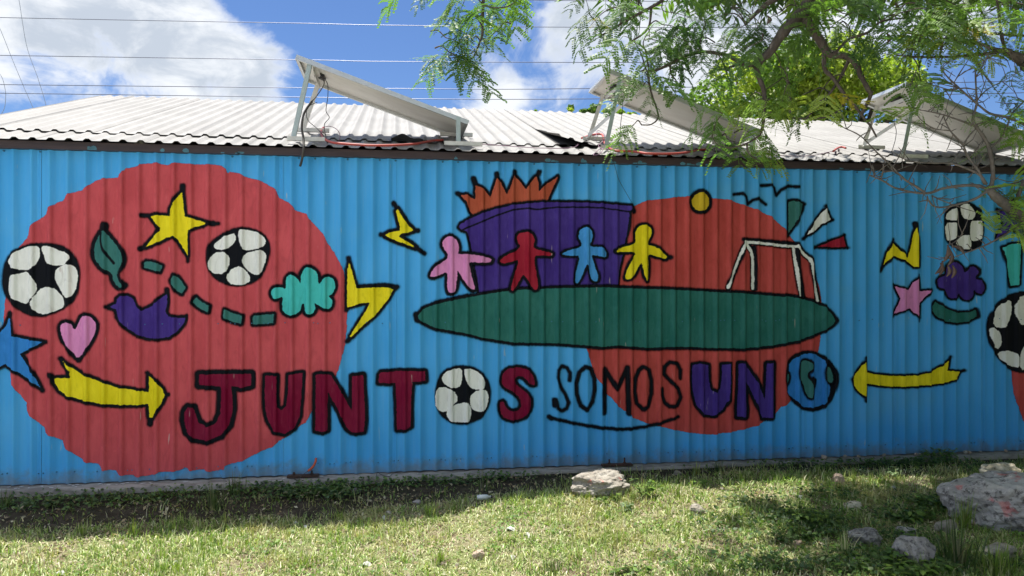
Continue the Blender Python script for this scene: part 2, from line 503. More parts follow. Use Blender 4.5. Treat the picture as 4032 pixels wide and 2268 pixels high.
# concrete ledge the wall stands on
CONC = material('stained_concrete', (0.30, 0.285, 0.265), 0.9, 0, (0.13, 0.115, 0.105), 6, (1.0, 2.5, 2.5), amt=0.85, bump=0.6, bscale=35)
lx = np.arange(XL - 0.1, XR + 0.3, 0.11)
V = []; Fq = []
for i, x in enumerate(lx):
    e = 0.018 * _vnoise(x, 0, 2.3, 1.0) + 0.010 * _vnoise(x, 0, 9.0, 4.0)
    h = 0.004 * _vnoise(x, 3, 3.0, 2.0)
    V += [(x, 0.30, -0.008 + h), (x, -0.03, -0.010 + h), (x, -0.125 + e, -0.014 + h), (x, -0.142 + e, -0.028 + h), (x, -0.150 + e, -0.20)]
for i in range(len(lx) - 1):
    for k in range(4): Fq.append((i*5+k, (i+1)*5+k, (i+1)*5+k+1, i*5+k+1))
npmesh('concrete_ledge', V, np.array(Fq)[:, ::-1], CONC, building, smooth=True)
WHITESPOT = material('white_paint_spots', (0.62, 0.66, 0.68), 0.7)
mb = MB()
for i in range(46):
    x = random.uniform(-3.0, -1.9) if i < 34 else random.uniform(-1.9, 2.5); y = random.uniform(-0.12, -0.035)
    r_ = random.uniform(0.004, 0.012); n = 7; q = [(x + r_*random.uniform(0.8, 2.2)*math.cos(6.283*k/n), y + r_*random.uniform(0.5, 1)*math.sin(6.283*k/n), -0.0042) for k in range(n)]
    mb.add(q, [tuple(range(n))])
o = mb.build('paint_spots', WHITESPOT, building); tag(o, 'white paint drips on the concrete ledge', kind='stuff')

# eave beam
mb = MB(); mb.box((XL, -0.062, WT - 0.022), (XR, 0.05, WT + 0.038))
o = mb.build('eave_beam', FASCIA, building); tag(o, 'dark maroon steel beam between wall and roof')
TEAL = material('teal_paint_smear', (0.05, 0.16, 0.22), 0.6, 0, (0.08, 0.25, 0.36), 30, amt=0.8)
mb = MB()
for (u, n_) in ((345,2),(640,1),(730,1),(880,1),(935,2),(1790,1),(2160,3),(2290,2),(2400,2),(2500,3),(2690,2),(2730,2),(2780,1),(3310,1),(3420,1)):
    for q in range(n_):
        p = onwall(u + q*18 + random.uniform(-6, 6), 600, -0.064); zz = WT - 0.022
        a = random.uniform(0.012, 0.03); b2 = random.uniform(0.008, 0.03); n = 8
        pts = [(p.x + a*random.uniform(0.7, 1.2)*math.cos(6.283*k/n), -0.0645, max(zz + 0.001, zz + b2*0.5 + b2*random.uniform(0.5, 0.9)*math.sin(6.283*k/n))) for k in range(n)]
        mb.add(pts, [tuple(range(n))])
o = mb.build('paint_smears', TEAL, building); tag(o, 'blue paint smears along the eave beam', kind='stuff')

# screw heads on the wall (dots in rows)
SCREW = material('dull_screw', (0.05, 0.20, 0.36), 0.5, 0.5)
mb = MB()
def screw(x, z, r_=0.0050):
    y = -float(prof(x)) - 0.009
    n = 7; c = (x, y - 0.004, z)
    ring = [(x + r_*math.cos(6.283*k/n), y, z + r_*math.sin(6.283*k/n)) for k in range(n)]
    ring2 = [(q[0], y + 0.016, q[2]) for q in ring]
    mb.add(ring + ring2 + [c], [(k, (k+1) % n, 2*n) for k in range(n)] + [(k+n, (k+1) % n + n, (k+1) % n, k) for k in range(n)])
for n in range(-6, 88):
    for q in (0, 1):
        if random.random() < 0.5: screw(PH + n*PITCH + RS + 0.018 + q*0.034, 0.085 + random.uniform(-0.006, 0.006))
        if random.random() < 0.3: screw(PH + n*PITCH + RS + 0.018 + q*0.034, 1.235 + random.uniform(-0.006, 0.006), 0.005)
    if random.random() < 0.32: screw(PH + n*PITCH + RS + 0.03, WT - 0.035, 0.008)
o = mb.build('screw_heads', SCREW, building); tag(o, kind='stuff')

# roof sheets
ca, sa = math.cos(ALPHA), math.sin(ALPHA)
def roofp(x, t, n=0.0):
    return (x, EY + t * ca - n * sa, EZ + t * sa + n * ca)
RPH = PH + 0.055                         # the roof ribs do not line up with the wall's
def rprof(x):
    q = (np.asarray(x, float) - RPH) % PITCH
    top, sl, hh = 0.026, 0.020, 0.017
    h = np.where(q < sl, hh * (1 - q / sl), 0.0)
    h = np.where(q > PITCH - top, hh, h)
    return np.where((q > PITCH - top - sl) & (q <= PITCH - top), hh * (q - (PITCH - top - sl)) / sl, h)
def rbreaks(x0, x1):
    o = set([x0, x1]); n0 = int(math.floor((x0 - RPH) / PITCH)) - 1; n1 = int(math.ceil((x1 - RPH) / PITCH)) + 1
    for n in range(n0, n1 + 1):
        r_ = RPH + n * PITCH
        for q in (r_ - 0.046, r_ - 0.026, r_, r_ + 0.020):
            if x0 < q < x1: o.add(q)
    return sorted(o)
def roof_sheet(x0, x1, t0, t1, lift, nm='roof_sheet', bend=None, slope=None, under=0.0):
    xs = rbreaks(x0, x1); nt = max(2, int((t1 - t0) / 0.35) + 1); ts = np.linspace(t0, t1, nt)
    if bend: ts = np.concatenate([np.linspace(t0, t0 + 0.9, 10), np.linspace(t0 + 1.2, t1, 6)])
    V = []
    for t in ts:
        for x in xs:
            n = float(rprof(x)) + lift
            if bend: n += bend(x, t)
            V.append(roofp(x, t, n) if slope is None else slope(x, t, n))
    m_ = len(xs); Fq = [(j*m_+i, j*m_+i+1, (j+1)*m_+i+1, (j+1)*m_+i) for j in range(len(ts)-1) for i in range(m_-1)]
    npmesh(nm, V, Fq, ROOFM, building)
LAP = 0.40
def seq(start, step):
    o = [XL - 0.08]; s_ = start
    while s_ > XL + 0.3: s_ -= step
    while s_ < XR:
        if s_ > XL + 0.15: o.append(s_)
        s_ += step
    o.append(XR + 0.08); return o
PEEL = onwall(2250, 560, 0.30).x
HOLEX = onwall(1600, 552, 0.25).x
us_ = seq(RPH + 3 * PITCH + 0.022, 6 * PITCH)
for k in range(len(us_) - 1):
    a, b2 = us_[k], us_[k+1]; bend = None
    if a <= PEEL < b2:        # one sheet has come loose and curls up along its left edge near the eave
        def bend(x, t, a=a, b2=b2):
            return 0.085 * max(0, 1 - (x - a) / 0.45) ** 1.5 * max(0, 1 - (t - LAP) / 1.3) ** 1.3
    roof_sheet(a - 0.022, b2, LAP + random.uniform(-0.012, 0.012), RT_LEN + 0.02, 0.013 + 0.0025 * (k % 2), bend=bend)
ls_ = seq(RPH + 1 * PITCH + 0.022, 6 * PITCH)
for k in range(len(ls_) - 1):
    roof_sheet(ls_[k] - 0.01, ls_[k+1], random.uniform(-0.010, 0.004), LAP + 0.12, 0.0015 * (k % 2))
def backslope(x, t, n):
    return (x, YR + (t * ca) + n * sa, ZR - t * sa + n * ca)
roof_sheet(XL - 0.08, XR + 0.08, -0.01, RT_LEN, 0.004, 'back_roof_sheet', slope=backslope)
# black sheet paints the gap's shade; then the torn patch by the first panel
mb = MB()
px = [q for q in us_ if q <= PEEL][-1]
mb.add([roofp(px - 0.03, LAP - 0.01, 0.032), roofp(px + 0.40, LAP - 0.01, 0.032), roofp(px + 0.03, LAP + 1.2, 0.030), roofp(px - 0.03, LAP + 1.2, 0.030)], [(0, 1, 2, 3)])
o = mb.build('dark_gap', HOLE, building); tag(o, 'black sheet standing for the shaded gap under the lifted white roof sheet')
mb = MB()
pts = []
for k in range(15):
    s_ = k / 14; x = HOLEX - 0.13 + 0.27 * s_
    top = 0.045 + 0.045 * math.exp(-((s_ - 0.42) / 0.2) ** 2) + 0.012 * math.sin(9 * s_)
    pts.append((x, LAP - 0.05 + 0.03 * math.sin(5 * s_), top))
vs = [roofp(x, t, n) for x, t, n in pts] + [roofp(x, t + 0.01, 0.02) for x, t, n in pts] + [roofp(x, t + 0.17, 0.03) for x, t, n in pts]
n = len(pts)
mb.add(vs, [(i, i+1, n+i+1, n+i) for i in range(n-1)] + [(i, 2*n+i, 2*n+i+1, i+1) for i in range(n-1)])
o = mb.build('torn_flap', HOLE, building, True); tag(o, 'black torn sealing flap curling up from the roof')

# ------------------------------------------------------------------ the mural: paint laid on the ribbed sheets
def paint(name, col, halo=0.019, var=0.16, rough=0.5):
    m_ = bpy.data.materials.new(name); m_.use_nodes = True
    t = NT(m_.node_tree); b = m_.node_tree.nodes['Principled BSDF']
    p = t.pos()
    df, ds, do = t.attr('df'), t.attr('ds'), t.attr('dover')
    nb = t.m('SUBTRACT', t.noise(t.scalev(p, (1, 0.3, 1)), 34.0, 4.0, 0.65), 0.5)
    sv = t.m('SUBTRACT', t.noise(t.scalev(p, (1, 0.2, 0.22)), 48.0, 3.0, 0.6), 0.5)
    fm = t.ss(t.m('ADD', df, t.m('MULTIPLY', nb, 0.022)), 0.0022, -0.0022)
    dsn = t.m('ADD', ds, t.m('MULTIPLY', sv, 0.016))
    sm = t.ss(dsn, halo, -0.004)
    sm = t.m('POWER', sm, 1.5)
    om = t.ss(t.m('ADD', do, t.m('MULTIPLY', sv, 0.008)), 0.005, -0.003)
    n1 = t.noise(t.scalev(p, (1, 1, 0.5)), 5.0, 5.0, 0.6)
    st = t.noise(t.scalev(p, (1, 1, 0.06)), 60.0, 3.0, 0.6)
    dark = tuple(c * (1 - var) for c in col); lite = tuple(min(1, c * (1 + var * 0.6) + 0.012) for c in col)
    c = t.mix(t.ss(n1, 0.3, 0.7), dark, lite)
    c = t.mix(t.ss(st, 0.5, 0.85, 0, 0.18), c, tuple(min(1, q * 1.3 + 0.05) for q in col))
    br = t.noise(t.scalev(p, (1, 1, 0.35)), 17.0, 6.0, 0.7, 1.2)
    c = t.mix(t.ss(br, 0.48, 0.70, 0, 0.42), c, tuple(q * 0.66 for q in col))
    c = t.mix(t.ss(br, 0.46, 0.30, 0, 0.30), c, tuple(min(1, q * 1.25 + 0.03) for q in col))
    sc = t.noise(t.scalev(p, (1, 1, 0.11)), 42.0, 2.0, 0.4)
    c = t.mix(t.m('MULTIPLY', t.ss(sc, 0.725, 0.765), t.ss(t.noise(p, 3.1, 2.0, 0.5), 0.48, 0.60, 0, 0.6)), c, (0.55, 0.46, 0.44))
    blk = (0.0055, 0.0070, 0.011)
    c = t.mix(fm, blk, c)
    c = t.mix(om, c, blk)
    t.link(c, b.inputs['Base Color'])
    t.link(t.m('MAXIMUM', t.m('MAXIMUM', fm, sm), om, clamp=True), b.inputs['Alpha'])
    b.inputs['Roughness'].default_value = 0.6; b.inputs['Specular IOR Level'].default_value = 0.08
    return m_

def seg_dist(P, A, B):
    d = B - A; L = max(float(d @ d), 1e-12)
    t = np.clip(((P - A) @ d) / L, 0, 1)
    return np.hypot(*(P - A - t[:, None] * d).T)
def poly_sdf(P, poly):
    poly = np.asarray(poly, float); n = len(poly)
    d = np.full(len(P), 1e9); inside = np.zeros(len(P), bool)
    for i in range(n):
        A, B = poly[i], poly[(i + 1) % n]
        d = np.minimum(d, seg_dist(P, A, B))
        c = (A[1] > P[:, 1]) != (B[1] > P[:, 1])
        if abs(B[1] - A[1]) > 1e-12:
            xi = (B[0] - A[0]) * (P[:, 1] - A[1]) / (B[1] - A[1]) + A[0]
            inside ^= c & (P[:, 0] < xi)
    return np.where(inside, -d, d)
def line_sdf(P, pts, hw):
    d = np.full(len(P), 1e9)
    for i in range(len(pts) - 1): d = np.minimum(d, seg_dist(P, np.asarray(pts[i]), np.asarray(pts[i + 1])))
    return d - hw
Z = 2.415
ZU = 6.5 / F / Z                          # metres on the wall per zoom unit
def tw(org, pts):
    o = []
    for (x, y) in pts:
        p = onwall(org[0] + x / Z, org[1] + y / Z, -0.012); o.append((p.x, p.z))
    return o
def chaikin(poly, closed=True, it=1, k=0.22):
    for _ in range(it):
        o = []; n = len(poly)
        rng = range(n) if closed else range(n - 1)
        if not closed: o.append(poly[0])
        for i in rng:
            a = poly[i]; b = poly[(i + 1) % n]
            o.append((a[0]*(1-k)+b[0]*k, a[1]*(1-k)+b[1]*k)); o.append((a[0]*k+b[0]*(1-k), a[1]*k+b[1]*(1-k)))
        if not closed: o.append(poly[-1])
        poly = o
    return poly
OA, OB, OC, OD, OE, OF_, OG, OH, OI, OJ, OK, OL = (0,500),(700,500),(0,900),(700,1000),(1400,600),(2300,600),(3032,700),(1400,1100),(2100,1200),(3032,1100),(0,1300),(500,1400)
def motif(name, label, mat, fills=(), w_=0, disc=None, strokes=(), over=(), layer=1, org=None, cell=0.0085, smooth=0, parent=None, fstrokes=()):
    """one painted figure: fills are polygons, w_ the black outline's width, disc a black shape under the fills,
    strokes extra black lines (pts, width), over black lines on top, fstrokes lines in the fill colour"""
    fp = [chaikin(tw(org, f_), True, smooth) if smooth else tw(org, f_) for f_ in fills]
    dp = [chaikin(tw(org, f_), True, 2) for f_ in (disc or [])]
    sp = [(tw(org, p_), q * ZU / 2) for p_, q in strokes]
    op = [(chaikin(tw(org, p_), False, 1), q * ZU / 2) for p_, q in over]
    fs = [(chaikin(tw(org, p_), False, 1), q * ZU / 2) for p_, q in fstrokes]
    allp = np.array([q for g in fp + dp for q in g] + [q for g, _ in sp + op + fs for q in g])
    mg = 0.06 + w_ * ZU
    x0, z0 = allp.min(0) - mg; x1, z1 = allp.max(0) + mg
    x0 = max(x0, XL); x1 = min(x1, XR); z0 = max(z0, 0.004); z1 = min(z1, WT - 0.03)
    bx_ = breaks(x0, x1); xs = []
    for i in range(len(bx_) - 1):
        n = max(1, int(math.ceil((bx_[i+1] - bx_[i]) / cell)))
        xs += list(np.linspace(bx_[i], bx_[i+1], n, endpoint=False))
    xs.append(bx_[-1]); xs = np.array(xs)
    zs = np.linspace(z0, z1, max(2, int((z1 - z0) / cell) + 1))
    XX, ZZ = np.meshgrid(xs, zs); P = np.stack([XX.ravel(), ZZ.ravel()], 1)
    df = np.full(len(P), 0.5); ds = np.full(len(P), 0.5); do = np.full(len(P), 0.5)
    for q in fp: df = np.minimum(df, poly_sdf(P, q))
    if w_ : ds = np.minimum(ds, df - w_ * ZU * 1.08)
    for q, h in fs: df = np.minimum(df, line_sdf(P, q, h))
    for q in dp: ds = np.minimum(ds, poly_sdf(P, q))
    for q, h in sp: ds = np.minimum(ds, line_sdf(P, q, h))
    for q, h in op: do = np.minimum(do, line_sdf(P, q, h))
    al = np.minimum(np.minimum(df - 0.008, ds - 0.026), do - 0.010)
    nx, nz = len(xs), len(zs)
    i_, j_ = np.meshgrid(np.arange(nx - 1), np.arange(nz - 1)); a = (j_ * nx + i_).ravel()
    Q = np.stack([a, a + 1, a + 1 + nx, a + nx], 1)
    Q = Q[(al[Q] < 0).any(1)]
    us, invx = np.unique(Q, return_inverse=True)
    y = -prof(P[:, 0]) - 0.0048 - 0.0011 * layer
    V = np.stack([P[:, 0], y, P[:, 1]], 1)[us]
    o = npmesh(name, V, invx.reshape(-1, 4), mat, parent if parent else building, {'df': df[us], 'ds': ds[us], 'dover': do[us]})
    if parent: o.matrix_parent_inverse = Matrix()
    if label: o['label'] = label
    return o

P_RED = paint('mural_red', (0.55, 0.082, 0.100), var=0.10)
P_RED2 = paint('mural_brick_red', (0.50, 0.072, 0.064), var=0.12)
P_YEL = paint('mural_yellow', (0.80, 0.68, 0.012), var=0.10)
P_GRN = paint('mural_green', (0.038, 0.175, 0.165), var=0.10)
P_FIELD = paint('mural_field_green', (0.020, 0.150, 0.130), var=0.12)
P_TUR = paint('mural_turquoise', (0.060, 0.52, 0.51), var=0.08)
P_PUR = paint('mural_purple', (0.055, 0.027, 0.235), var=0.14)
P_PNK = paint('mural_pink', (0.70, 0.26, 0.54), var=0.10)
P_MAR = paint('mural_maroon', (0.20, 0.002, 0.034), var=0.12)
P_BLU = paint('mural_blue', (0.028, 0.22, 0.62), var=0.12)
P_LBL = paint('mural_light_blue', (0.060, 0.31, 0.72), var=0.10)
P_ORG = paint('mural_orange', (0.44, 0.090, 0.045), var=0.12)
P_WHT = paint('mural_white', (0.80, 0.82, 0.80), var=0.07)
P_BLK = paint('mural_black', (0.0075, 0.009, 0.013))
P_CRIM = paint('mural_crimson', (0.33, 0.010, 0.032), var=0.12)
P_SUN = paint('mural_ochre', (0.60, 0.43, 0.02), var=0.14)

def cv(frm, to, pts):
    return [((frm[0] - to[0]) * Z + x, (frm[1] - to[1]) * Z + y) for x, y in pts]
circle1 = ([(185,1130),(250,1060),(275,1000),(290,940),(330,905),(430,840),(465,760),(610,690),(640,640),(700,620),(790,600),(830,560),(900,515),(980,490),(1120,480),(1140,450),(1190,395),(1320,370),(1325,350),(1480,340),(1590,365),(1660,335),(1820,355),(1990,355),(2100,365),(2150,400),(2165,440),(2180,425),(2280,440),(2320,470)]
  + cv(OB, OA, [(700,490),(780,510),(840,540),(930,595),(960,670),(1050,720),(1095,750),(1110,790),(1220,825),(1260,890),(1330,960),(1390,1030),(1420,1100),(1490,1200),(1540,1290),(1575,1360)])
  + cv(OD, OA, [(1590,260),(1600,400),(1608,560),(1605,720),(1590,870),(1560,980),(1530,1090),(1500,1160)])
  + cv(OL, OA, [(1940,300),(1850,420),(1755,530),(1700,640),(1650,660),(1540,760),(1450,810),(1380,870),(1270,910),(1200,950),(1100,1000),(935,1045),(920,1080),(800,1105),(760,1100),(740,1080),(600,1095),(560,1065),(480,1100),(300,1110),(270,1130),(130,1150),(80,1155),(60,1135)])
  + cv(OK, OA, [(1130,1380),(1100,1335),(1050,1330),(980,1335),(930,1270),(820,1260),(770,1220),(700,1180),(610,1110),(590,1050),(500,1010),(430,980),(415,920),(330,850),(265,800),(250,740),(248,690),(190,620),(150,570),(115,500),(95,400)])
  + cv(OC, OA, [(70,1300),(36,1100),(28,900),(40,730),(50,650),(70,400),(120,260)]))
motif('painted_circle', 'big brick red circle painted behind the left figures', P_RED, [circle1], org=OA, layer=0, cell=0.0125)
circle2 = ([(430,560),(480,510),(600,455),(750,445),(880,425),(1000,415),(1220,435),(1380,450),(1520,500),(1650,545),(1780,610),(1880,700),(1950,780),(2020,870),(2110,980),(2190,1130),(2240,1280),(2262,1420)]
  + cv(OJ, OF_, [(490,400),(484,560),(465,680),(400,830),(300,1030),(170,1190),(110,1210),(50,1285)])
  + cv(OI, OF_, [(2260,1070),(2215,1095),(2150,1140),(2080,1165),(1980,1190),(1850,1215),(1700,1235),(1620,1230),(1480,1215),(1340,1190),(1220,1160),(1080,1125),(940,1070),(930,1040),(870,1010),(800,960),(760,900),(700,850),(655,750),(610,710),(580,640),(540,520),(500,410),(470,300)])
  + [(0, 1500), (60, 1000), (250, 740)])
motif('painted_circle', 'red circle painted behind the green field and goal', P_RED2, [circle2], org=OF_, layer=0, cell=0.0125)
motif('painted_circle', 'red paint area at the right edge under the large football', P_RED2, [[(2300,860),(2310,1000),(2340,1190),(2375,1230),(2415,1350),(2600,1420),(2900,1350),(3050,1000),(2950,700),(2600,500),(2350,650)]], org=OJ, layer=0, cell=0.0125)

motif('painted_football', 'largest left football painted black and white beside the red circle edge', P_WHT,
  [[(80,290),(120,240),(180,205),(260,170),(370,165),(380,260),(350,330),(290,390),(200,395),(100,370),(78,330)],
   [(395,170),(430,160),(500,180),(570,210),(640,230),(670,280),(640,320),(590,355),(500,350),(430,320),(415,260),(395,200)],
   [(530,390),(580,350),(650,340),(710,360),(738,420),(730,540),(700,620),(650,660),(610,655),(560,560),(520,490),(520,420)],
   [(85,460),(110,440),(190,430),(255,405),(310,460),(355,560),(320,640),(250,720),(200,705),(90,650),(78,560)],
   [(285,710),(330,640),(370,580),(430,555),(500,560),(560,610),(605,670),(608,740),(540,780),(420,820),(350,800),(310,760)]],
  disc=[[(25,420),(40,330),(90,240),(180,180),(300,145),(430,140),(560,155),(650,195),(720,280),(750,370),(755,470),(740,590),(700,690),(610,760),(500,810),(400,840),(290,825),(200,790),(120,720),(50,640),(25,570),(20,500)]],
  org=OC, layer=2, smooth=1)
motif('painted_leaf', 'green leaf with a black midrib painted on red', P_GRN,
  [[(985,15),(1030,70),(1090,140),(1140,200),(1170,270),(1165,330),(1130,390),(1110,420),(1115,480),(1170,545),(1150,565),(1110,545),(1075,490),(1065,430),(1020,400),(960,370),(905,300),(890,230),(905,130),(950,50)]],
  26, strokes=[([(985,20),(992,-22)], 66), ([(1150,555),(1185,540)], 44)], over=[([(960,40),(955,110),(970,180),(1020,260),(1080,330)], 22)], org=OC, layer=2, smooth=1)
motif('painted_star', 'yellow five pointed star painted high on the red circle', P_YEL,
  [[(1730,615),(1740,730),(1755,850),(1860,880),(1970,915),(1930,930),(1850,950),(1790,985),(1780,1040),(1785,1130),(1785,1220),(1740,1150),(1690,1070),(1650,1035),(1590,1050),(1480,1105),(1380,1140),(1450,1060),(1520,985),(1520,960),(1470,900),(1430,850),(1480,840),(1610,845),(1620,780),(1670,690)]],
  21, strokes=[([(1732,620),(1736,560)], 40), ([(1960,912),(2030,918)], 40), ([(2020,917),(2075,918)], 24), ([(1440,846),(1350,840)], 30), ([(1390,1138),(1340,1158)], 34), ([(1785,1215),(1786,1275)], 28)], org=OA, layer=2)
motif('painted_football', 'small tilted football painted right of the yellow star', P_WHT,
  [[(335,1130),(360,1100),(430,1045),(530,1008),(548,1030),(552,1080),(500,1140),(440,1170),(370,1165)],
   [(570,1000),(605,970),(700,985),(770,1005),(830,1060),(840,1100),(800,1150),(630,1180),(590,1100),(575,1040)],
   [(290,1290),(320,1220),(370,1190),(440,1185),(485,1225),(495,1290),(465,1370),(420,1400),(330,1395),(295,1340)],
   [(612,1260),(640,1200),(720,1180),(800,1170),(840,1205),(835,1270),(800,1370),(765,1410),(720,1405),(660,1360),(620,1310)],
   [(455,1425),(520,1340),(590,1320),(650,1365),(688,1430),(680,1470),(640,1495),(580,1505),(490,1490)]],
  disc=[[(275,1200),(285,1140),(330,1080),(420,1020),(520,970),(600,955),(700,965),(790,1000),(850,1060),(875,1130),(870,1230),(840,1320),(800,1410),(770,1450),(690,1490),(580,1517),(480,1503),(390,1463),(330,1418),(290,1348),(275,1268)]],
  org=OB, layer=2, smooth=1)
for k, (org_, pl, lb) in enumerate((
  (OC, [(1370,330),(1390,310),(1480,325),(1540,355),(1520,410),(1460,395),(1370,370)], 'first green dash of the curved trail, nearest the leaf'),
  (OC, [(1625,490),(1650,445),(1690,460),(1765,560),(1725,620),(1680,590),(1630,520)], 'second green dash of the curved trail, steeply tilted'),
  (OC, [(1835,700),(1860,650),(1920,700),(1990,735),(1980,795),(1930,780),(1870,740)], 'third green dash of the curved trail under the small football'),
  (OC, [(2125,835),(2135,770),(2200,800),(2305,830),(2295,905),(2220,890),(2130,850)], 'fourth green dash of the curved trail'),
  (OD, [(710,600),(730,585),(915,570),(910,655),(830,665),(715,670)], 'last green dash of the curved trail beside the turquoise cloud'))):
    motif('painted_dash', lb, P_GRN, [pl], 17, org=org_, layer=2)
motif('painted_cloud', 'turquoise cloud with six lobes painted on red', P_TUR,
  [[(885,370),(910,325),(980,315),(1030,335),(1025,260),(1045,205),(1090,195),(1140,240),(1170,290),(1170,200),(1200,140),(1240,125),(1300,150),(1335,200),(1335,290),(1365,270),(1390,225),(1440,215),(1490,250),(1500,310),(1470,380),(1430,400),(1470,440),(1465,490),(1440,525),(1380,515),(1330,480),(1295,460),(1310,520),(1290,560),(1250,580),(1210,560),(1205,480),(1180,470),(1165,540),(1120,575),(1060,585),(1000,550),(990,480),(1000,400),(930,430),(900,410)]],
  21, org=OD, layer=2, smooth=1)
motif('painted_bird', 'purple bird facing left painted below the leaf', P_PUR,
  [[(1035,745),(1105,715),(1110,670),(1150,640),(1210,640),(1265,670),(1290,730),(1345,785),(1440,740),(1520,670),(1585,625),(1590,700),(1570,790),(1600,840),(1700,850),(1765,845),(1740,910),(1680,980),(1610,1030),(1500,1045),(1400,1040),(1300,1005),(1210,950),(1150,890),(1115,840),(1105,770)]],
  20, strokes=[([(1584,630),(1584,582)], 36), ([(1760,848),(1776,828)], 24), ([(1035,745),(1012,745)], 24)], org=OC, layer=2)
motif('painted_heart', 'pink heart painted below the largest left football', P_PNK,
  [[(570,950),(580,910),(620,890),(670,900),(690,945),(715,965),(745,900),(770,840),(820,825),(870,850),(910,900),(910,960),(880,1040),(820,1140),(780,1200),(735,1235),(690,1180),(640,1110),(595,1060)]],
  23, strokes=[([(735,1230),(745,1250)], 40)], org=OC, layer=2, smooth=1)
motif('painted_star', 'blue star painted at the left edge of the mural', P_BLU,
  [[(85,850),(100,900),(115,1025),(200,1045),(400,1080),(240,1165),(185,1190),(250,1290),(320,1400),(380,1510),(300,1456),(190,1376),(75,1311),(45,1285),(0,1310),(-110,1370),(-70,1250),(-60,1150),(-160,1080),(-20,1000),(50,940)]],
  20, strokes=[([(88,850),(98,808)], 40), ([(395,1079),(438,1078)], 26), ([(378,1505),(400,1540)], 30), ([(200,1190),(250,1270)], 34)], org=OC, layer=2)
motif('painted_arrow', 'yellow arrow pointing right towards the red word', P_YEL,
  [[(595,295),(640,330),(690,365),(790,430),(950,490),(1100,545),(1300,575),(1415,590),(1415,440),(1470,480),(1540,560),(1565,615),(1530,700),(1480,770),(1445,835),(1420,830),(1410,700),(1300,710),(1100,710),(950,700),(800,670),(640,625),(560,570),(520,500),(515,460),(620,455),(665,455),(665,390),(620,340)]],
  22, strokes=[([(598,300),(572,272)], 34), ([(520,465),(472,425)], 34), ([(1418,445),(1398,405)], 28), ([(1430,830),(1424,890)], 44), ([(1560,615),(1598,612)], 28)], org=OK, layer=2)
LET = dict(layer=2, smooth=0)
motif('painted_letter', 'maroon letter J with a black outline', P_MAR,
  [[(685,180),(1180,175),(1180,285),(1090,305),(990,290),(1000,380),(1005,520),(970,660),(890,760),(760,810),(640,790),(570,730),(540,620),(545,540),(580,490),(630,495),(650,560),(680,640),(760,680),(840,650),(885,560),(895,420),(895,300),(800,285),(685,280)]], 33, org=OL, **LET)
motif('painted_letter', 'maroon letter U following the J', P_MAR,
  [[(1315,190),(1425,195),(1420,380),(1425,490),(1465,525),(1515,480),(1530,350),(1535,185),(1670,165),(1655,400),(1640,580),(1590,690),(1500,745),(1400,720),(1340,620),(1315,500),(1310,350)]], 23, org=OL, **LET)
motif('painted_letter', 'maroon letter N half on red and half on blue', P_MAR,
  [[(1795,185),(1850,175),(1935,185),(2030,330),(2120,500),(2140,540),(2140,400),(2140,195),(2245,185),(2255,400),(2265,600),(2250,725),(2140,730),(2090,690),(2010,520),(1940,400),(1910,340),(1905,500),(1905,710),(1850,725),(1790,715)]], 25, org=OL, **LET)
motif('painted_letter', 'maroon letter T on blue', P_MAR,
  [[(225,910),(240,885),(440,870),(660,875),(665,965),(540,975),(530,1100),(525,1300),(525,1400),(480,1425),(395,1430),(390,1200),(380,985),(220,985)]], 23, org=OH, **LET)
motif('painted_football', 'football painted in place of the letter O', P_WHT,
  [[(820,930),(860,880),(930,850),(1012,845),(1015,940),(1000,1015),(950,1035),(890,1025),(840,990),(822,950)],
   [(1035,850),(1080,848),(1150,870),(1210,920),(1235,990),(1225,1040),(1130,1050),(1080,1020),(1045,950),(1032,890)],
   [(755,1110),(765,1055),(800,1025),(870,1030),(940,1065),(972,1120),(965,1165),(920,1200),(870,1250),(830,1265),(780,1240),(758,1190)],
   [(1090,1120),(1130,1070),(1200,1050),(1250,1060),(1268,1110),(1255,1200),(1220,1255),(1150,1260),(1105,1230),(1090,1180)],
   [(860,1265),(900,1210),(960,1190),(1050,1165),(1085,1190),(1105,1270),(1090,1340),(1050,1360),(930,1360),(880,1330)]],
  disc=[[(755,1110),(765,1020),(800,920),(850,860),(940,825),(1030,820),(1120,835),(1200,880),(1260,960),(1285,1050),(1280,1160),(1240,1260),(1180,1330),(1080,1370),(980,1380),(890,1355),(820,1300),(770,1220)]],
  org=OH, layer=2, smooth=1)
motif('painted_letter', 'maroon letter S after the football', P_MAR,
  [[(1690,1005),(1650,990),(1610,940),(1560,915),(1515,935),(1515,985),(1560,1030),(1630,1080),(1670,1140),(1665,1230),(1610,1310),(1520,1340),(1420,1325),(1375,1260),(1365,1170),(1410,1160),(1420,1210),(1470,1255),(1550,1250),(1580,1200),(1565,1130),(1500,1070),(1420,1030),(1390,980),(1400,900),(1450,850),(1540,835),(1640,855),(1690,920),(1710,1000)]], 21, org=OH, layer=2, smooth=1)
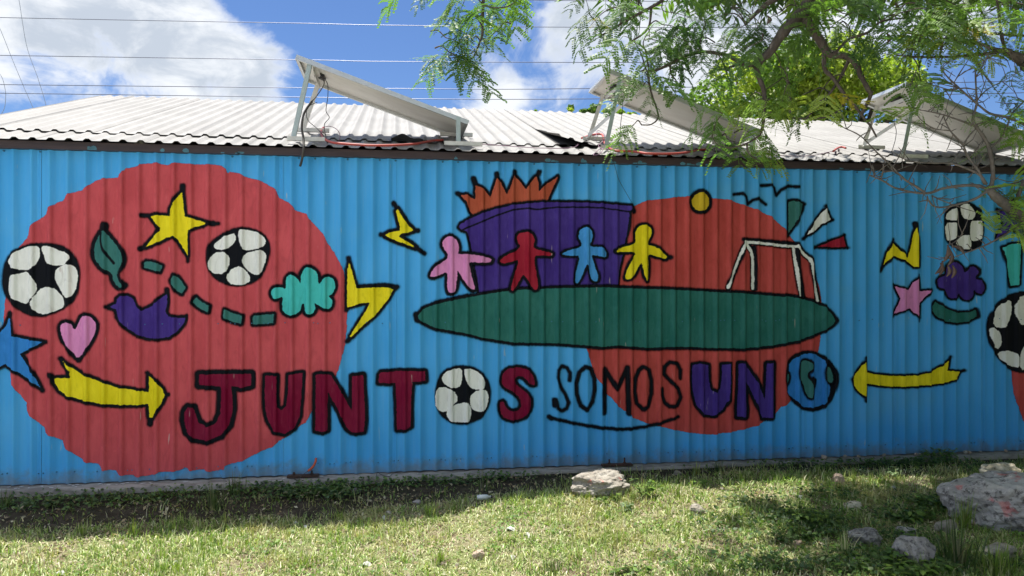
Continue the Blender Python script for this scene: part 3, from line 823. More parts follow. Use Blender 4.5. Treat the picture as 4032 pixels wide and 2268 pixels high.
for lb, ov in (('thin black letter S, first of the second word', [([(345,720),(347,650),(320,600),(275,582),(240,620),(235,690),(260,780),(310,860),(335,930),(315,990),(270,1010),(235,985),(215,900),(198,905)], 30), ([(203,905),(205,955)], 46)]),
  ('thin black letter O, second letter of its word', [([(495,590),(550,610),(580,700),(585,800),(565,920),(510,1000),(450,960),(415,850),(410,750),(440,640),(495,590)], 36)]),
  ('thin black letter M', [([(675,1030),(677,820),(680,610),(740,710),(800,800),(850,700),(893,597),(900,820),(906,1035)], 42)]),
  ('thin black letter O after the M', [([(1045,590),(1100,620),(1125,720),(1125,850),(1090,970),(1045,995),(985,940),(965,820),(975,700),(1005,620),(1045,590)], 36)]),
  ('thin black letter S, last of the second word', [([(1400,700),(1400,620),(1370,560),(1300,545),(1250,590),(1245,660),(1300,720),(1380,800),(1405,880),(1370,960),(1300,970),(1250,930),(1225,860),(1225,800)], 34)]),
  ('long black curved underline below the thin letters', [([(150,1070),(230,1090),(400,1130),(640,1170),(850,1185),(1000,1170),(1200,1130),(1300,1095),(1380,1065)], 28), ([(150,1065),(175,1080)], 40)])):
    motif('painted_underline' if 'underline' in lb else 'painted_letter', lb, P_BLK, strokes=[(p_, q - 6) for p_, q in ov], over=[(p_, q * 0.75) for p_, q in ov], org=OI, layer=2)
motif('painted_letter', 'purple letter U with a black outline', P_PUR,
  [[(1515,575),(1590,560),(1665,575),(1670,720),(1690,810),(1740,835),(1780,800),(1795,700),(1795,570),(1870,565),(1870,750),(1860,900),(1800,1000),(1710,1055),(1620,1040),(1550,950),(1520,830),(1510,700)]], 22, org=OI, **LET)
motif('painted_letter', 'purple letter N with a black outline', P_PUR,
  [[(1955,560),(2010,560),(2080,660),(2150,770),(2205,905),(2215,760),(2220,560),(2285,555),(2280,800),(2280,960),(2275,1070),(2180,1075),(2150,1000),(2110,900),(2060,790),(2015,720),(2020,850),(2030,1000),(2025,1065),(1940,1065),(1940,960),(1950,800)]], 26, org=OI, **LET)
gl = motif('painted_globe', 'blue globe painted in place of the last letter O', P_BLU,
  [[(180,850),(190,790),(240,745),(310,715),(400,700),(480,740),(530,790),(520,860),(530,950),(575,1010),(575,1080),(530,1180),(450,1210),(370,1220),(310,1210),(260,1160),(170,1090),(170,1020),(185,940)]],
  disc=[[(145,900),(160,800),(220,720),(300,685),(400,680),(500,720),(590,790),(640,880),(645,980),(610,1110),(560,1190),(480,1240),(400,1255),(300,1235),(220,1170),(160,1060)]], org=OJ, layer=2, smooth=1)
motif('painted_continent', 'green land on the painted globe', P_GRN,
  [[(290,800),(320,770),(370,775),(405,810),(400,850),(360,890),(360,930),(390,980),(410,1020),(400,1120),(380,1130),(340,1080),(320,1000),(280,920)],
   [(530,870),(545,830),(570,840),(600,910),(600,980),(570,985),(535,950)], [(160,930),(175,890),(185,930),(170,990),(162,980)]], 16,
  strokes=[([(400,940),(430,960),(420,1020)], 26)], org=OJ, layer=3, smooth=1, parent=gl)
motif('painted_lightning', 'large yellow lightning bolt at the right edge of the red circle', P_YEL,
  [[(1630,80),(1660,180),(1700,330),(1850,320),(2000,318),(2050,340),(2000,430),(1880,580),(1750,690),(1650,790),(1640,780),(1700,680),(1790,540),(1830,460),(1740,470),(1610,510),(1610,300),(1615,150)]],
  18, strokes=[([(1630,85),(1622,38)], 32), ([(2045,340),(2088,314)], 32), ([(1648,785),(1612,830)], 32), ([(1720,310),(1960,294),(2080,312)], 28), ([(1612,505),(1602,535)], 26)], org=OD, layer=2)
motif('painted_lightning', 'small yellow lightning bolt on blue left of the flame', P_YEL,
  [[(400,540),(450,620),(500,690),(548,740),(500,760),(430,775),(410,800),(470,840),(530,870),(570,905),(500,880),(400,845),(330,815),(280,790),(320,765),(420,745),(425,700),(400,620),(388,560)]],
  26, strokes=[([(398,550),(364,482)], 34), ([(548,740),(590,744)], 34), ([(280,790),(238,780)], 30), ([(570,905),(655,960)], 32)], org=OE, layer=2)
motif('painted_flame', 'orange flame with six spikes painted above the purple pot', P_ORG,
  [[(1000,405),(1060,405),(1145,455),(1140,380),(1145,310),(1220,350),(1285,430),(1310,350),(1345,250),(1380,280),(1440,405),(1480,310),(1510,220),(1560,270),(1620,350),(1680,270),(1720,225),(1740,290),(1745,370),(1820,300),(1920,235),(1890,310),(1850,400),(1820,470),(1650,490),(1500,520),(1330,560),(1140,615),(1090,560),(1060,480)]],
  19, strokes=[([(1142,315),(1122,250)], 44), ([(1345,255),(1341,205)], 34), ([(1510,225),(1512,185)], 36), ([(1730,230),(1744,185)], 34), ([(1005,405),(966,388)], 32), ([(1900,240),(1920,225)], 28)], org=OE, layer=1)
motif('painted_pot', 'wide purple pot with a rim painted behind the children', P_PUR,
  [[(985,710),(1000,680),(1100,625),(1200,580),(1330,540),(1500,500),(1700,480),(1900,475),(2100,475),(2370,487),(2623,510),(2630,540),(2600,560),(2600,600),(2588,720),(2543,970),(2503,1130),(2490,1260),(2150,1285),(1700,1305),(1400,1330),(1180,1350),(1160,1200),(1120,1000),(1090,850),(1060,750),(1010,738)]],
  18, strokes=[([(2630,525),(2645,560)], 40)], over=[([(1010,740),(1100,700),(1200,660),(1300,615),(1400,580),(1500,545),(1640,530),(1740,545),(1850,525),(2100,520),(2320,525),(2470,545),(2610,565)], 15)], org=OE, layer=2, cell=0.010)
field = ([(595,350),(640,285),(750,240),(900,205),(1060,175),(1250,140),(1450,110),(1530,100),(1750,95),(1900,85),(2400,75)]
  + cv(OF_, OH, [(320,1290),(800,1305),(1000,1315),(1250,1330),(1500,1340),(1900,1375)])
  + cv(OJ, OH, [(150,160),(280,178),(400,215),(520,265),(590,330),(622,390),(605,430),(520,480),(400,530),(270,580),(120,610),(0,630)])
  + cv(OI, OH, [(2100,405),(1980,415),(1840,410),(1700,410),(1500,400),(1300,400),(1100,410),(930,395),(800,385),(650,400),(500,385),(230,365),(0,360)])
  + [(1500,600),(1350,575),(1200,550),(1050,510),(860,480),(740,455),(640,405),(600,375)])
motif('painted_field', 'long dark green oval playing field', P_FIELD, [field], 23, strokes=[([(578,335),(588,385)], 50), ([(600,330),(760,225),(1060,160)], 36)], org=OH, layer=3, cell=0.010)
motif('painted_child', 'pink child figure painted at the left of the row', P_PNK,
  [[(905,795),(960,830),(985,890),(980,940),(970,970),(1060,965),(1200,985),(1300,1015),(1290,1045),(1190,1050),(1075,1040),(1090,1110),(1110,1200),(1140,1300),(1110,1310),(1060,1260),(1000,1170),(970,1110),(965,1200),(950,1320),(910,1340),(880,1330),(870,1250),(875,1130),(800,1165),(730,1190),(705,1170),(750,1090),(850,1030),(880,1000),(875,960),(835,910),(825,850),(860,810)]],
  22, org=OE, layer=4, smooth=1)
motif('painted_child', 'crimson child figure painted on the purple pot', P_CRIM,
  [[(1610,755),(1670,765),(1705,820),(1695,880),(1690,910),(1760,935),(1870,955),(1870,985),(1760,980),(1700,980),(1705,1080),(1730,1200),(1735,1300),(1700,1310),(1650,1240),(1595,1150),(1570,1200),(1520,1290),(1480,1320),(1480,1260),(1510,1160),(1560,1020),(1480,1040),(1400,1060),(1360,1030),(1430,980),(1540,930),(1570,890),(1535,840),(1540,780)]],
  20, org=OE, layer=4, smooth=1)
motif('painted_child', 'light blue child figure painted on the purple pot', P_LBL,
  [[(2190,705),(2240,730),(2260,790),(2240,850),(2225,890),(2270,900),(2350,900),(2390,960),(2380,1000),(2330,990),(2240,970),(2270,1060),(2310,1180),(2300,1230),(2250,1220),(2225,1140),(2205,1050),(2180,1100),(2150,1190),(2110,1250),(2085,1230),(2100,1120),(2140,980),(2040,985),(1955,970),(2000,940),(2150,900),(2150,860),(2120,810),(2130,740)]],
  17, org=OE, layer=4, smooth=1)
motif('painted_child', 'yellow child figure painted at the right of the row', P_YEL,
  [[(570,690),(620,700),(648,750),(630,810),(605,850),(610,880),(690,900),(770,970),(795,1000),(770,1015),(690,990),(605,960),(610,1060),(610,1160),(600,1235),(570,1170),(550,1040),(520,1080),(480,1170),(420,1210),(390,1200),(400,1150),(440,1040),(500,950),(400,945),(290,950),(340,910),(490,870),(490,810),(485,760),(520,700)]],
  20, strokes=[([(790,1000),(818,998)], 36)], org=OF_, layer=4, smooth=1)
motif('painted_sun', 'round ochre sun with a thick black outline', P_SUN,
  [[(1110,375),(1160,390),(1190,440),(1190,500),(1160,545),(1120,558),(1060,545),(1025,490),(1025,450),(1060,400)]], 27, org=OF_, layer=2, smooth=1)
GO = [([(1530,850),(1640,860),(1750,870),(1900,890),(2030,895)], 26), ([(1535,855),(1480,990),(1430,1120),(1365,1285)], 26), ([(1545,870),(1600,960),(1605,1100),(1605,1290)], 30), ([(1990,900),(2000,1000),(2020,1130),(2050,1360)], 28), ([(2030,890),(2080,960),(2160,1030),(2170,1150),(2220,1410)], 28)]
motif('painted_goal', 'white football goal painted on the red circle', P_WHT, fstrokes=GO,
  strokes=[([(x + 5, y - 3) for x, y in p_], q + 26) for p_, q in GO] + [([(1515,828),(1700,842),(2035,872)], 30), ([(1615,900),(1625,1080),(1622,1300)], 30), ([(2020,930),(2045,1080),(2085,1370)], 36)], org=OF_, layer=4)
motif('painted_gull', 'lower black seagull stroke right of the painted sun', P_BLK, strokes=[([(1425,400),(1500,390),(1540,420),(1560,490),(1610,450),(1660,440),(1730,495)], 20)], over=[([(1425,400),(1500,390),(1540,420),(1560,490),(1610,450),(1660,440),(1730,495)], 18)], org=OF_, layer=1)
motif('painted_gull', 'upper black seagull stroke above the coloured rays', P_BLK, strokes=[([(1680,315),(1780,310),(1810,340),(1830,410),(1870,360),(1940,320),(2040,330)], 20)], over=[([(1680,315),(1780,310),(1810,340),(1830,410),(1870,360),(1940,320),(2040,330)], 18)], org=OF_, layer=1)
motif('painted_ray', 'green wedge shaped ray above the goal', P_GRN, [[(1945,470),(2000,460),(2080,490),(2070,550),(2000,690),(1945,765)]], 19, strokes=[([(1945,765),(1940,795)], 24), ([(2080,490),(2100,492)], 24)], org=OF_, layer=2)
motif('painted_ray', 'white wedge shaped ray right of the green one', P_WHT, [[(2300,530),(2350,640),(2260,680),(2200,740),(2120,785),(2180,680),(2250,590)]], 17, strokes=[([(2125,785),(2088,822)], 26), ([(2300,535),(2294,515)], 34), ([(2345,640),(2368,640)], 24)], org=OF_, layer=2)
motif('painted_ray', 'crimson wedge shaped ray, lowest of the three', P_CRIM, [[(460,655),(560,610),(700,560),(725,655),(600,660)]], 17, strokes=[([(460,655),(425,665)], 24), ([(705,560),(708,545)], 26), ([(725,655),(740,665)], 24)], org=OG, layer=2)
motif('painted_lightning', 'yellow lightning bolt at the right above the pink star', P_YEL,
  [[(1385,475),(1410,570),(1418,700),(1415,845),(1370,845),(1300,790),(1220,760),(1170,735),(1120,790),(1085,825),(1110,730),(1165,615),(1240,690),(1310,760),(1340,670),(1360,560)]],
  18, strokes=[([(1384,480),(1376,438)], 40), ([(1085,825),(1052,888)], 26), ([(1165,620),(1169,588)], 28)], org=OG, layer=2)
motif('painted_star', 'pink star painted at the right below the lightning bolt', P_PNK,
  [[(1415,950),(1420,1080),(1535,1070),(1480,1130),(1425,1190),(1420,1330),(1330,1240),(1180,1295),(1245,1150),(1185,1030),(1320,1070),(1360,1000)]], 15,
  strokes=[([(1415,950),(1415,925)], 16), ([(1182,1292),(1170,1320)], 18), ([(1418,1330),(1415,1362)], 18), ([(1185,1030),(1174,1015)], 20)], org=OG, layer=2)
motif('painted_football', 'tall narrow football painted at the upper right', P_WHT,
  [[(1670,390),(1690,330),(1785,270),(1790,380),(1770,410),(1700,400)], [(1810,270),(1850,245),(1910,260),(1960,330),(1945,390),(1880,405),(1830,370)],
   [(1665,430),(1780,425),(1785,540),(1730,600),(1680,590)], [(1910,420),(1940,405),(2030,415),(2030,560),(1960,605),(1905,590)], [(1740,610),(1840,545),(1900,550),(1920,620),(1910,680),(1810,680)]],
  disc=[[(1652,400),(1680,300),(1750,250),(1850,225),(1940,250),(2010,320),(2037,420),(2037,540),(2000,640),(1920,700),(1800,695),(1700,630),(1655,530)]], org=OG, layer=2, smooth=1)
motif('painted_cloud', 'dark purple cloud painted at the right', P_PUR,
  [[(1590,985),(1620,940),(1680,925),(1680,850),(1730,800),(1800,810),(1840,860),(1850,910),(1890,850),(1950,840),(1985,890),(1950,960),(2020,980),(2050,1040),(2030,1090),(1980,1105),(1940,1060),(1935,1130),(1890,1165),(1830,1150),(1800,1090),(1770,1145),(1710,1145),(1675,1090),(1670,1060),(1610,1050)]], 18, org=OG, layer=2, smooth=1)
motif('painted_smile', 'green curved band painted under the purple cloud', P_FIELD,
  [[(1545,1220),(1575,1180),(1650,1230),(1770,1285),(1900,1280),(1960,1255),(1970,1320),(1880,1365),(1780,1380),(1670,1365),(1590,1320),(1550,1270)]], 18, org=OG, layer=2)
motif('painted_bar', 'turquoise tapered bar painted near the right edge', P_TUR, [[(2210,665),(2300,630),(2390,625),(2385,800),(2375,1010),(2290,1030),(2265,880),(2235,770)]], 19, org=OG, layer=2)
motif('painted_star', 'dark purple star painted at the right edge behind leaves', P_PUR, [[(2165,305),(2260,335),(2310,210),(2350,330),(2460,340),(2380,430),(2420,560),(2290,480),(2150,580),(2220,440)]], 18, org=OG, layer=2)
motif('painted_football', 'largest right football painted at the edge of the mural', P_WHT,
  [[(2100,410),(2150,280),(2220,220),(2295,190),(2305,300),(2270,420),(2210,465),(2140,450)], [(2325,220),(2400,150),(2520,170),(2600,240),(2560,380),(2420,450),(2330,370)],
   [(2085,460),(2130,460),(2195,500),(2210,620),(2160,670),(2100,590)], [(2160,700),(2250,670),(2360,710),(2365,840),(2270,820),(2190,760)], [(2385,700),(2440,600),(2540,620),(2580,720),(2500,830),(2380,870)], [(2560,470),(2640,400),(2720,440),(2720,560),(2620,600)]],
  disc=[[(2060,450),(2080,350),(2150,240),(2260,150),(2400,110),(2560,150),(2680,260),(2740,420),(2740,560),(2680,720),(2560,850),(2400,895),(2260,850),(2150,720),(2085,620)]], org=OJ, layer=2, smooth=1)
motif('painted_arrow', 'yellow arrow pointing left towards the globe', P_YEL,
  [[(780,950),(840,870),(905,780),(910,880),(1000,905),(1200,920),(1400,915),(1520,890),(1640,820),(1705,775),(1690,870),(1810,880),(1780,940),(1700,975),(1550,1000),(1300,1020),(1100,1015),(910,990),(905,1115),(850,1070),(800,1010)]],
  16, strokes=[([(905,785),(905,745)], 22), ([(905,1110),(905,1155)], 22), ([(1705,780),(1720,738)], 26), ([(1810,880),(1848,866)], 24)], org=OJ, layer=2)

# ------------------------------------------------------------------ solar panels on the roof
def roofz(y): return EZ + (y - EY) * math.tan(ALPHA)
def onroof(u, v, n=0.03):
    d = ray(u, v); tn = math.tan(ALPHA)
    # z = EZ + (y-EY) tan + n/cos
    c0 = CAM.z - (EZ + (CAM.y - EY) * tn + n / ca); c1 = d.z - d.y * tn
    return CAM + d * (-c0 / c1)
YN = -0.02
N1 = onwall(1168, 214, YN); L1 = onwall(1848, 474, YN)
N2 = onwall(2400, 272, YN); N3 = onwall(3570, 330, YN)
PD = (L1 - N1).normalized(); PW = Vector((0, 1, 0)); PN = PW.cross(PD).normalized()
if PN.z < 0: PN = -PN
PLEN = (L1 - N1).length; PWID = 0.69; PT = 0.038
base = Vector((N1.x, 0.25, roofz(0.25)))
def pp(a, b, c): return N1 + PD * a + PW * b + PN * c       # a along the slope, b into depth, c above the top edge
def solar_panel(label, dx, brace):
    root = empty('solar_panel', base + Vector((dx, 0, 0)))
    tag(root, label, 'solar panel', 'solar panels on the white roof')
    S = Vector((dx, 0, 0))
    def fin(mb, nm, mat, lb=None, par=None):
        mb.v = [tuple(Vector(p) + S) for p in mb.v]
        o = mb.build(nm, mat, par or root)
        if par: o.matrix_parent_inverse = Matrix()
        if lb: o['label'] = lb
        return o
    M = Matrix((PD, PW, PN)).transposed().to_4x4(); M.translation = N1
    for lo, hi in (((0, 0, -PT), (PLEN, 0.004, 0)), ((0, PWID - 0.004, -PT), (PLEN, PWID, 0)), ((0, 0.004, -PT), (0.004, PWID - 0.004, 0)), ((PLEN - 0.004, 0.004, -PT), (PLEN, PWID - 0.004, 0))):
        mb = MB(); mb.box(lo, hi, M)
        # inward flange at the bottom of each frame rail
        if hi[0] - lo[0] > 1: mb.box((lo[0] + 0.006, lo[1] + (0.005 if lo[1] < 0.1 else -0.024), -PT + 0.001), (hi[0] - 0.006, hi[1] + (0.024 if lo[1] < 0.1 else -0.005), -PT + 0.004), M)
        else: mb.box((lo[0] + (0.005 if lo[0] < 0.1 else -0.024), 0.030, -PT + 0.001), (hi[0] + (0.024 if lo[0] < 0.1 else -0.005), PWID - 0.030, -PT + 0.004), M)
        fin(mb, 'frame_rail', ALU)
    mb = MB(); mb.box((0.0045, 0.0045, -0.010), (PLEN - 0.0045, PWID - 0.0045, -0.007), M); fin(mb, 'back_sheet', BACKSHEET)
    mb = MB(); mb.box((0.0045, 0.0045, -0.0065), (PLEN - 0.0045, PWID - 0.0045, -0.002), M); fin(mb, 'glass', CELLS)
    mb = MB(); mb.box((0.13, PWID*0.5 - 0.07, -0.034), (0.21, PWID*0.5 + 0.07, -0.0105), M)
    jb = fin(mb, 'junction_box', BLACKP)
    mb = MB(); mb.box((0.125, PWID*0.5 - 0.03, -0.040), (0.215, PWID*0.5 + 0.03, -0.0345), M); fin(mb, 'lid', BLACKP, par=jb)
    # tall legs at the high end, short legs at the low end
    yn, yf = -0.012, 0.60
    top_n = pp(0.155, 0.012, -PT - 0.02); top_f = pp(0.155, 0.60, -PT - 0.02)
    fn = Vector((onwall(1160, 566, yn).x, yn, roofz(yn) + 0.03)); ff = Vector((fn.x + 0.005, yf, roofz(yf) + 0.03))
    for a, b2 in ((fn, top_n + Vector((0, 0, 0.07))), (ff, top_f + Vector((0, 0, 0.03)))):
        mb = MB(); dd = (b2 - a).normalized()
        mb.angle(a, b2, 0.036, dd.cross(PW), PW if a is fn else PW); fin(mb, 'leg', GALV if a is fn else WSTEEL)
    sn = Vector((onwall(1796, 596, yn).x, yn - 0.012, roofz(yn) + 0.03)); st = pp(PLEN - 0.12, -0.006, -0.012)
    sf = Vector((sn.x, yf, roofz(yf) + 0.02)); sft = pp(PLEN - 0.12, 0.60, -PT)
    mb = MB(); mb.angle(sn, Vector((sn.x, sn.y, st.z)), 0.036, (1, 0, 0), (0, 1, 0)); fin(mb, 'leg', GALV)
    if sft.z - sf.z > 0.02:
        mb = MB(); mb.angle(sf, Vector((sf.x, sf.y, sft.z)), 0.036, (1, 0, 0), (0, 1, 0)); fin(mb, 'leg', WSTEEL)
    # rail under the panel joining the tall legs, and flat feet on the roof
    mb = MB(); mb.angle(top_n + Vector((0, 0.0, 0.018)), top_f + Vector((0, 0.03, 0.018)), 0.036, (0, 0, -1), (1, 0, 0)); fin(mb, 'cross_rail', WSTEEL)
    for p, x0, x1 in ((fn, -0.06, 0.24), (ff, -0.07, 0.22), (sn, -0.10, 0.22), (sf, -0.10, 0.20)):
        mb = MB(); mb.angle(Vector((p.x + x0, p.y - 0.004, roofz(p.y) + 0.034)), Vector((p.x + x1, p.y - 0.004, roofz(p.y) + 0.034)), 0.034, (0, 0, 1), (0, 1, 0)); fin(mb, 'foot_rail', WSTEEL)
    if brace:
        mb = MB(); b0 = ff + Vector((-0.03, -0.03, 0.02)); b1 = pp(0.34, 0.05, -PT - 0.005); mb.angle(b0, b1, 0.040, (0, 0, 1), (0, 1, 0)); fin(mb, 'brace', WSTEEL, 'white diagonal brace')
    return root
solar_panel('solar panel on metal legs seen whole from below, left of the three', 0.0, False)
solar_panel('solar panel half hidden by hanging leaves, middle of the three', N2.x - N1.x, True)
solar_panel('solar panel behind bare twigs at the right edge of the roof', N3.x - N1.x, True)

# ------------------------------------------------------------------ conduits and cables on the roof
def cable(name, label, pts, rad, mat, cat='cable', sides=7, n=6):
    mb = MB(); pts = catmull(pts, n); mb.tube(pts, rad, sides); o = mb.build(name, mat, None, True)
    return tag(o, label, cat)
def zr(org, pts, n=0.03): return [onroof(org[0] + x / Z, org[1] + y / Z, n) for x, y in pts]
def zw(org, pts, y): return [onwall(org[0] + q[0] / Z, org[1] + q[1] / Z, q[2] if len(q) > 2 else y) for q in pts]
O2, O3, O4 = (1000, 150), (2100, 200), (3032, 200)
cable('flexible_conduit', 'red flexible conduit lying along the eave under the left solar panel', zr(O2, [(1800,970),(1700,975),(1600,995),(1500,1010),(1300,1020),(1100,1020),(900,1008),(760,995),(690,970),(650,930),(640,880),(665,850)], 0.045), 0.010, REDPIPE, 'conduit')
cable('flexible_conduit', 'red flexible conduit along the eave under the middle solar panel', zr(O3, [(460,830),(560,800),(650,795),(670,850),(690,900),(740,935),(800,952),(950,957),(1100,978),(1300,980),(1450,968),(1560,945),(1640,938)], 0.045), 0.010, REDPIPE, 'conduit')
cable('flexible_conduit', 'short red conduit stub by the feet of the right solar panel', zr(O4, [(600,955),(640,928),(680,915),(720,925)], 0.045), 0.010, REDPIPE, 'conduit')
cable('cable', 'thick grey cable hanging from the left solar panel over the eave', zw(O2, [(650,370,0.28),(665,440,0.26),(590,560,0.18),(550,605,0.12),(490,690,0.05),(462,770,-0.03),(455,860,-0.06),(470,950,-0.09),(472,1040,-0.135),(465,1100,-0.14),(455,1160,-0.11),(440,1215,-0.05)], 0), [0.004]*18 + [0.0095]*49, RUBBER)
cable('wire', 'thin black wire looping down from the junction box of the left panel', zw(O2, [(660,370),(700,440),(702,560),(685,690),(716,755),(670,820),(680,920),(700,990),(722,1032)], 0.12), 0.0032, BLACKP)
cable('wire', 'thin black wire in a wide loop under the left panel', zw(O2, [(600,610),(520,650),(498,720),(520,790),(600,860),(660,930),(700,1000),(735,1030)], 0.10), 0.0028, BLACKP)
cable('wire', 'thin pale red wire coil beside the left conduit', zw(O2, [(650,850),(720,838),(790,870),(818,930),(800,990),(760,1030)], 0.05), 0.0028, WIREP)
cable('wire', 'thin purple wire lying on the roof between the left and middle panels', zr(O2, [(2080,985),(2180,1010),(2300,1018),(2415,1022)], 0.035)[:-1] + zr(O3, [(0,922),(120,925),(260,928),(400,912),(450,850)], 0.035), 0.0032, WIREP)
cable('wire', 'thin purple wire lying on the roof left of the right panel', zr(O4, [(-250,985),(0,992),(200,1000),(400,996),(500,975),(600,955)], 0.035), 0.0032, WIREP)
cable('wire', 'thin dark wire coil at the feet of the middle panel', zr(O3, [(700,940),(640,930),(600,960),(570,990),(620,985),(660,940),(620,900),(690,830),(660,780),(610,760),(590,850)], 0.05), 0.0030, WIREP)
cable('wire', 'thin black wire hanging under the middle panel', zw(O3, [(845,460),(850,540),(830,700),(825,800),(780,860),(740,890)], 0.12), 0.0030, BLACKP)
cable('wire', 'two thin black wires hanging under the right panel', zw(O4, [(1190,600),(1180,680),(1200,760),(1190,850),(1165,940),(1160,1000)], 0.12), 0.0030, BLACKP)
cable('wire', 'thin black wire drooping from the eave onto the mural above the pot', zw(O3, [(750,1020,-0.08),(770,1080,-0.09),(790,1150,-0.06),(810,1220,-0.05),(870,1330,-0.05),(935,1440,-0.05)], 0), 0.0018, BLACKP)

# ------------------------------------------------------------------ power lines
def wire(label, pts, depth, rad, mat, group='overhead power lines behind the roof'):
    P_ = catmull([at(u, v, depth) for u, v in pts], 8)
    mb = MB(); mb.tube(P_, rad, 5); o = mb.build('power_line', mat, None, True)
    return tag(o, label, 'power line', group)
wire('highest overhead wire, just touching the top of the picture', [(900,-16),(1500,-6),(2115,1),(2700,6),(3300,7),(4600,-2)], 30, 0.013, POWER)
wire('uppermost long overhead wire crossing the big cloud', [(-500,57),(0,69),(600,81),(1200,92),(1500,99),(2250,107),(3340,106),(4600,80)], 30, 0.014, POWER)
wire('second long overhead wire, just above the left panel top', [(-500,208),(0,218),(1200,236),(1500,242),(2400,246),(3000,243),(3560,229),(4600,195)], 29, 0.014, POWER)
wire('third long overhead wire, upper of the close pair', [(-500,326),(0,333),(1200,346),(1600,349),(2200,350),(3560,329),(4600,305)], 28, 0.014, POWER)
wire('lowest long overhead wire, lower of the close pair', [(-500,360),(0,367),(1200,383),(1500,388),(2250,390),(3700,372),(4600,350)], 28, 0.014, POWER)
wire('pale steep wire at the far left reaching the top of the picture', [(55,-90),(75,0),(105,180),(150,310),(188,437),(240,640)], 34, 0.011, POWERPALE, 'pale slanting wires at the left')
wire('pale slanting wire at the left edge', [(-60,-10),(0,113),(45,225),(95,345),(140,450),(190,600)], 34, 0.011, POWERPALE, 'pale slanting wires at the left')
wire('pale curved wire loop at the left edge above the roof', [(-60,230),(0,292),(18,340),(22,390),(8,445),(-60,520)], 34, 0.011, POWERPALE, 'pale slanting wires at the left')

# ------------------------------------------------------------------ trees
def leafmat(name, trans=0.35, hue=(1, 1, 1)):
    m_ = bpy.data.materials.new(name); m_.use_nodes = True
    t = NT(m_.node_tree); nt = m_.node_tree
    b = nt.nodes['Principled BSDF']; o = nt.nodes['Material Output']
    c = t.attr('col', 'Color')
    c = t.mix(1.0, c, hue, 'MULTIPLY')
    t.link(c, b.inputs['Base Color']); b.inputs['Roughness'].default_value = 0.5; b.inputs['Specular IOR Level'].default_value = 0.35
    tr = t.n('ShaderNodeBsdfTranslucent'); t.link(t.mix(1.0, c, (1.5, 1.7, 0.7), 'MULTIPLY'), tr.inputs[0])
    mx = t.n('ShaderNodeMixShader'); mx.inputs[0].default_value = trans
    t.link(b.outputs[0], mx.inputs[1]); t.link(tr.outputs[0], mx.inputs[2]); t.link(mx.outputs[0], o.inputs[0])
    return m_
LEAF = leafmat('feather_leaf', 0.42)
BROAD = leafmat('broad_leaf', 0.35)
GRASSM = leafmat('grass_blade', 0.25)
BARK = material('dark_bark', (0.060, 0.048, 0.040), 0.9, 0, (0.12, 0.10, 0.085), 40, (1, 1, 0.4), amt=0.7, bump=0.7, bscale=90)
PALEBARK = material('pale_twig_bark', (0.125, 0.112, 0.098), 0.85, 0, (0.055, 0.047, 0.040), 30, amt=0.8, bump=0.5, bscale=90)

def feather_template(seed, npair=6, L=0.15, nl=9, coarse=False):
    """bipinnate leaf: stalk along +X, pinnae either side, each a comb of leaflets. returns V,F,colour shade"""
    r = np.random.default_rng(seed); V = []; Fc = []
    def quad(a, b, w_, nrm):
        sd = np.cross(b - a, nrm); sd = sd / (np.linalg.norm(sd) + 1e-9) * w_ / 2
        k = len(V); mid = a * 0.55 + b * 0.45
        V.extend([a, mid - sd, b, mid + sd]); Fc.append((k, k+1, k+2, k+3))
    def stalk(a, b, w_):
        sd = np.cross(b - a, [0, 0, 1.0]); sd = sd / (np.linalg.norm(sd) + 1e-9) * w_ / 2
        k = len(V); V.extend([a - sd, a + sd, b + sd, b - sd]); Fc.append((k, k+1, k+2, k+3))
    droop = r.uniform(0.5, 1.6)
    spine = lambda s: np.array([L * s, 0.0, -droop * 0.10 * s * s * L / 0.15 * 0.6])
    stalk(spine(0), spine(0.5), 0.003); stalk(spine(0.5), spine(1), 0.0025)
    for i in range(npair):
        s = 0.22 + 0.78 * i / (npair - 1)
        for sg in (-1, 1):
            an = R(r.uniform(42, 66)) * sg; pl = r.uniform(0.078, 0.112) * (1 - 0.25 * abs(s - 0.6))
            d0 = np.array([math.cos(an), math.sin(an), r.uniform(-0.25, 0.12)]); b0 = spine(s)
            pt = lambda q: b0 + d0 * pl * q + np.array([0, 0, -0.028 * droop * q * q])
            stalk(pt(0), pt(1), 0.002)
            if coarse:
                k0 = len(V); side = np.cross(d0, [0, 0, 1.0]); side /= np.linalg.norm(side)
                V.extend([pt(0.0) , pt(0.5) - side * 0.011, pt(1.05), pt(0.5) + side * 0.011]); Fc.append((k0, k0+1, k0+2, k0+3)); continue
            for j in range(nl):
                q = 0.08 + 0.92 * j / (nl - 1)
                p = pt(q); tt = pt(min(1, q + .05)) - pt(q - .05); tt /= np.linalg.norm(tt)
                side = np.cross(tt, [0, 0, 1.0]); side /= np.linalg.norm(side)
                ll = 0.0150 * (1 - 0.45 * abs(q - 0.45))
                for s2 in (-1, 1):
                    e = p + (side * s2 * 0.86 + tt * 0.5) * ll + np.array([0, 0, r.uniform(-0.004, 0.003)])
                    quad(p, e, 0.0140, np.array([0.15, 0, 1.0]))
    return np.array(V), np.array(Fc)
FT = [feather_template(100 + i, npair=(4, 5, 5, 4, 4, 5)[i], L=(0.12, 0.15, 0.16, 0.13, 0.11, 0.15)[i]) for i in range(6)]
FTC = [feather_template(200 + i, npair=6, L=0.16, coarse=True) for i in range(3)]
def rotframe(fwd, up):
    f_ = fwd / np.linalg.norm(fwd); s_ = np.cross(up, f_); s_ /= np.linalg.norm(s_) + 1e-9
    return np.stack([f_, s_, np.cross(f_, s_)], 1)
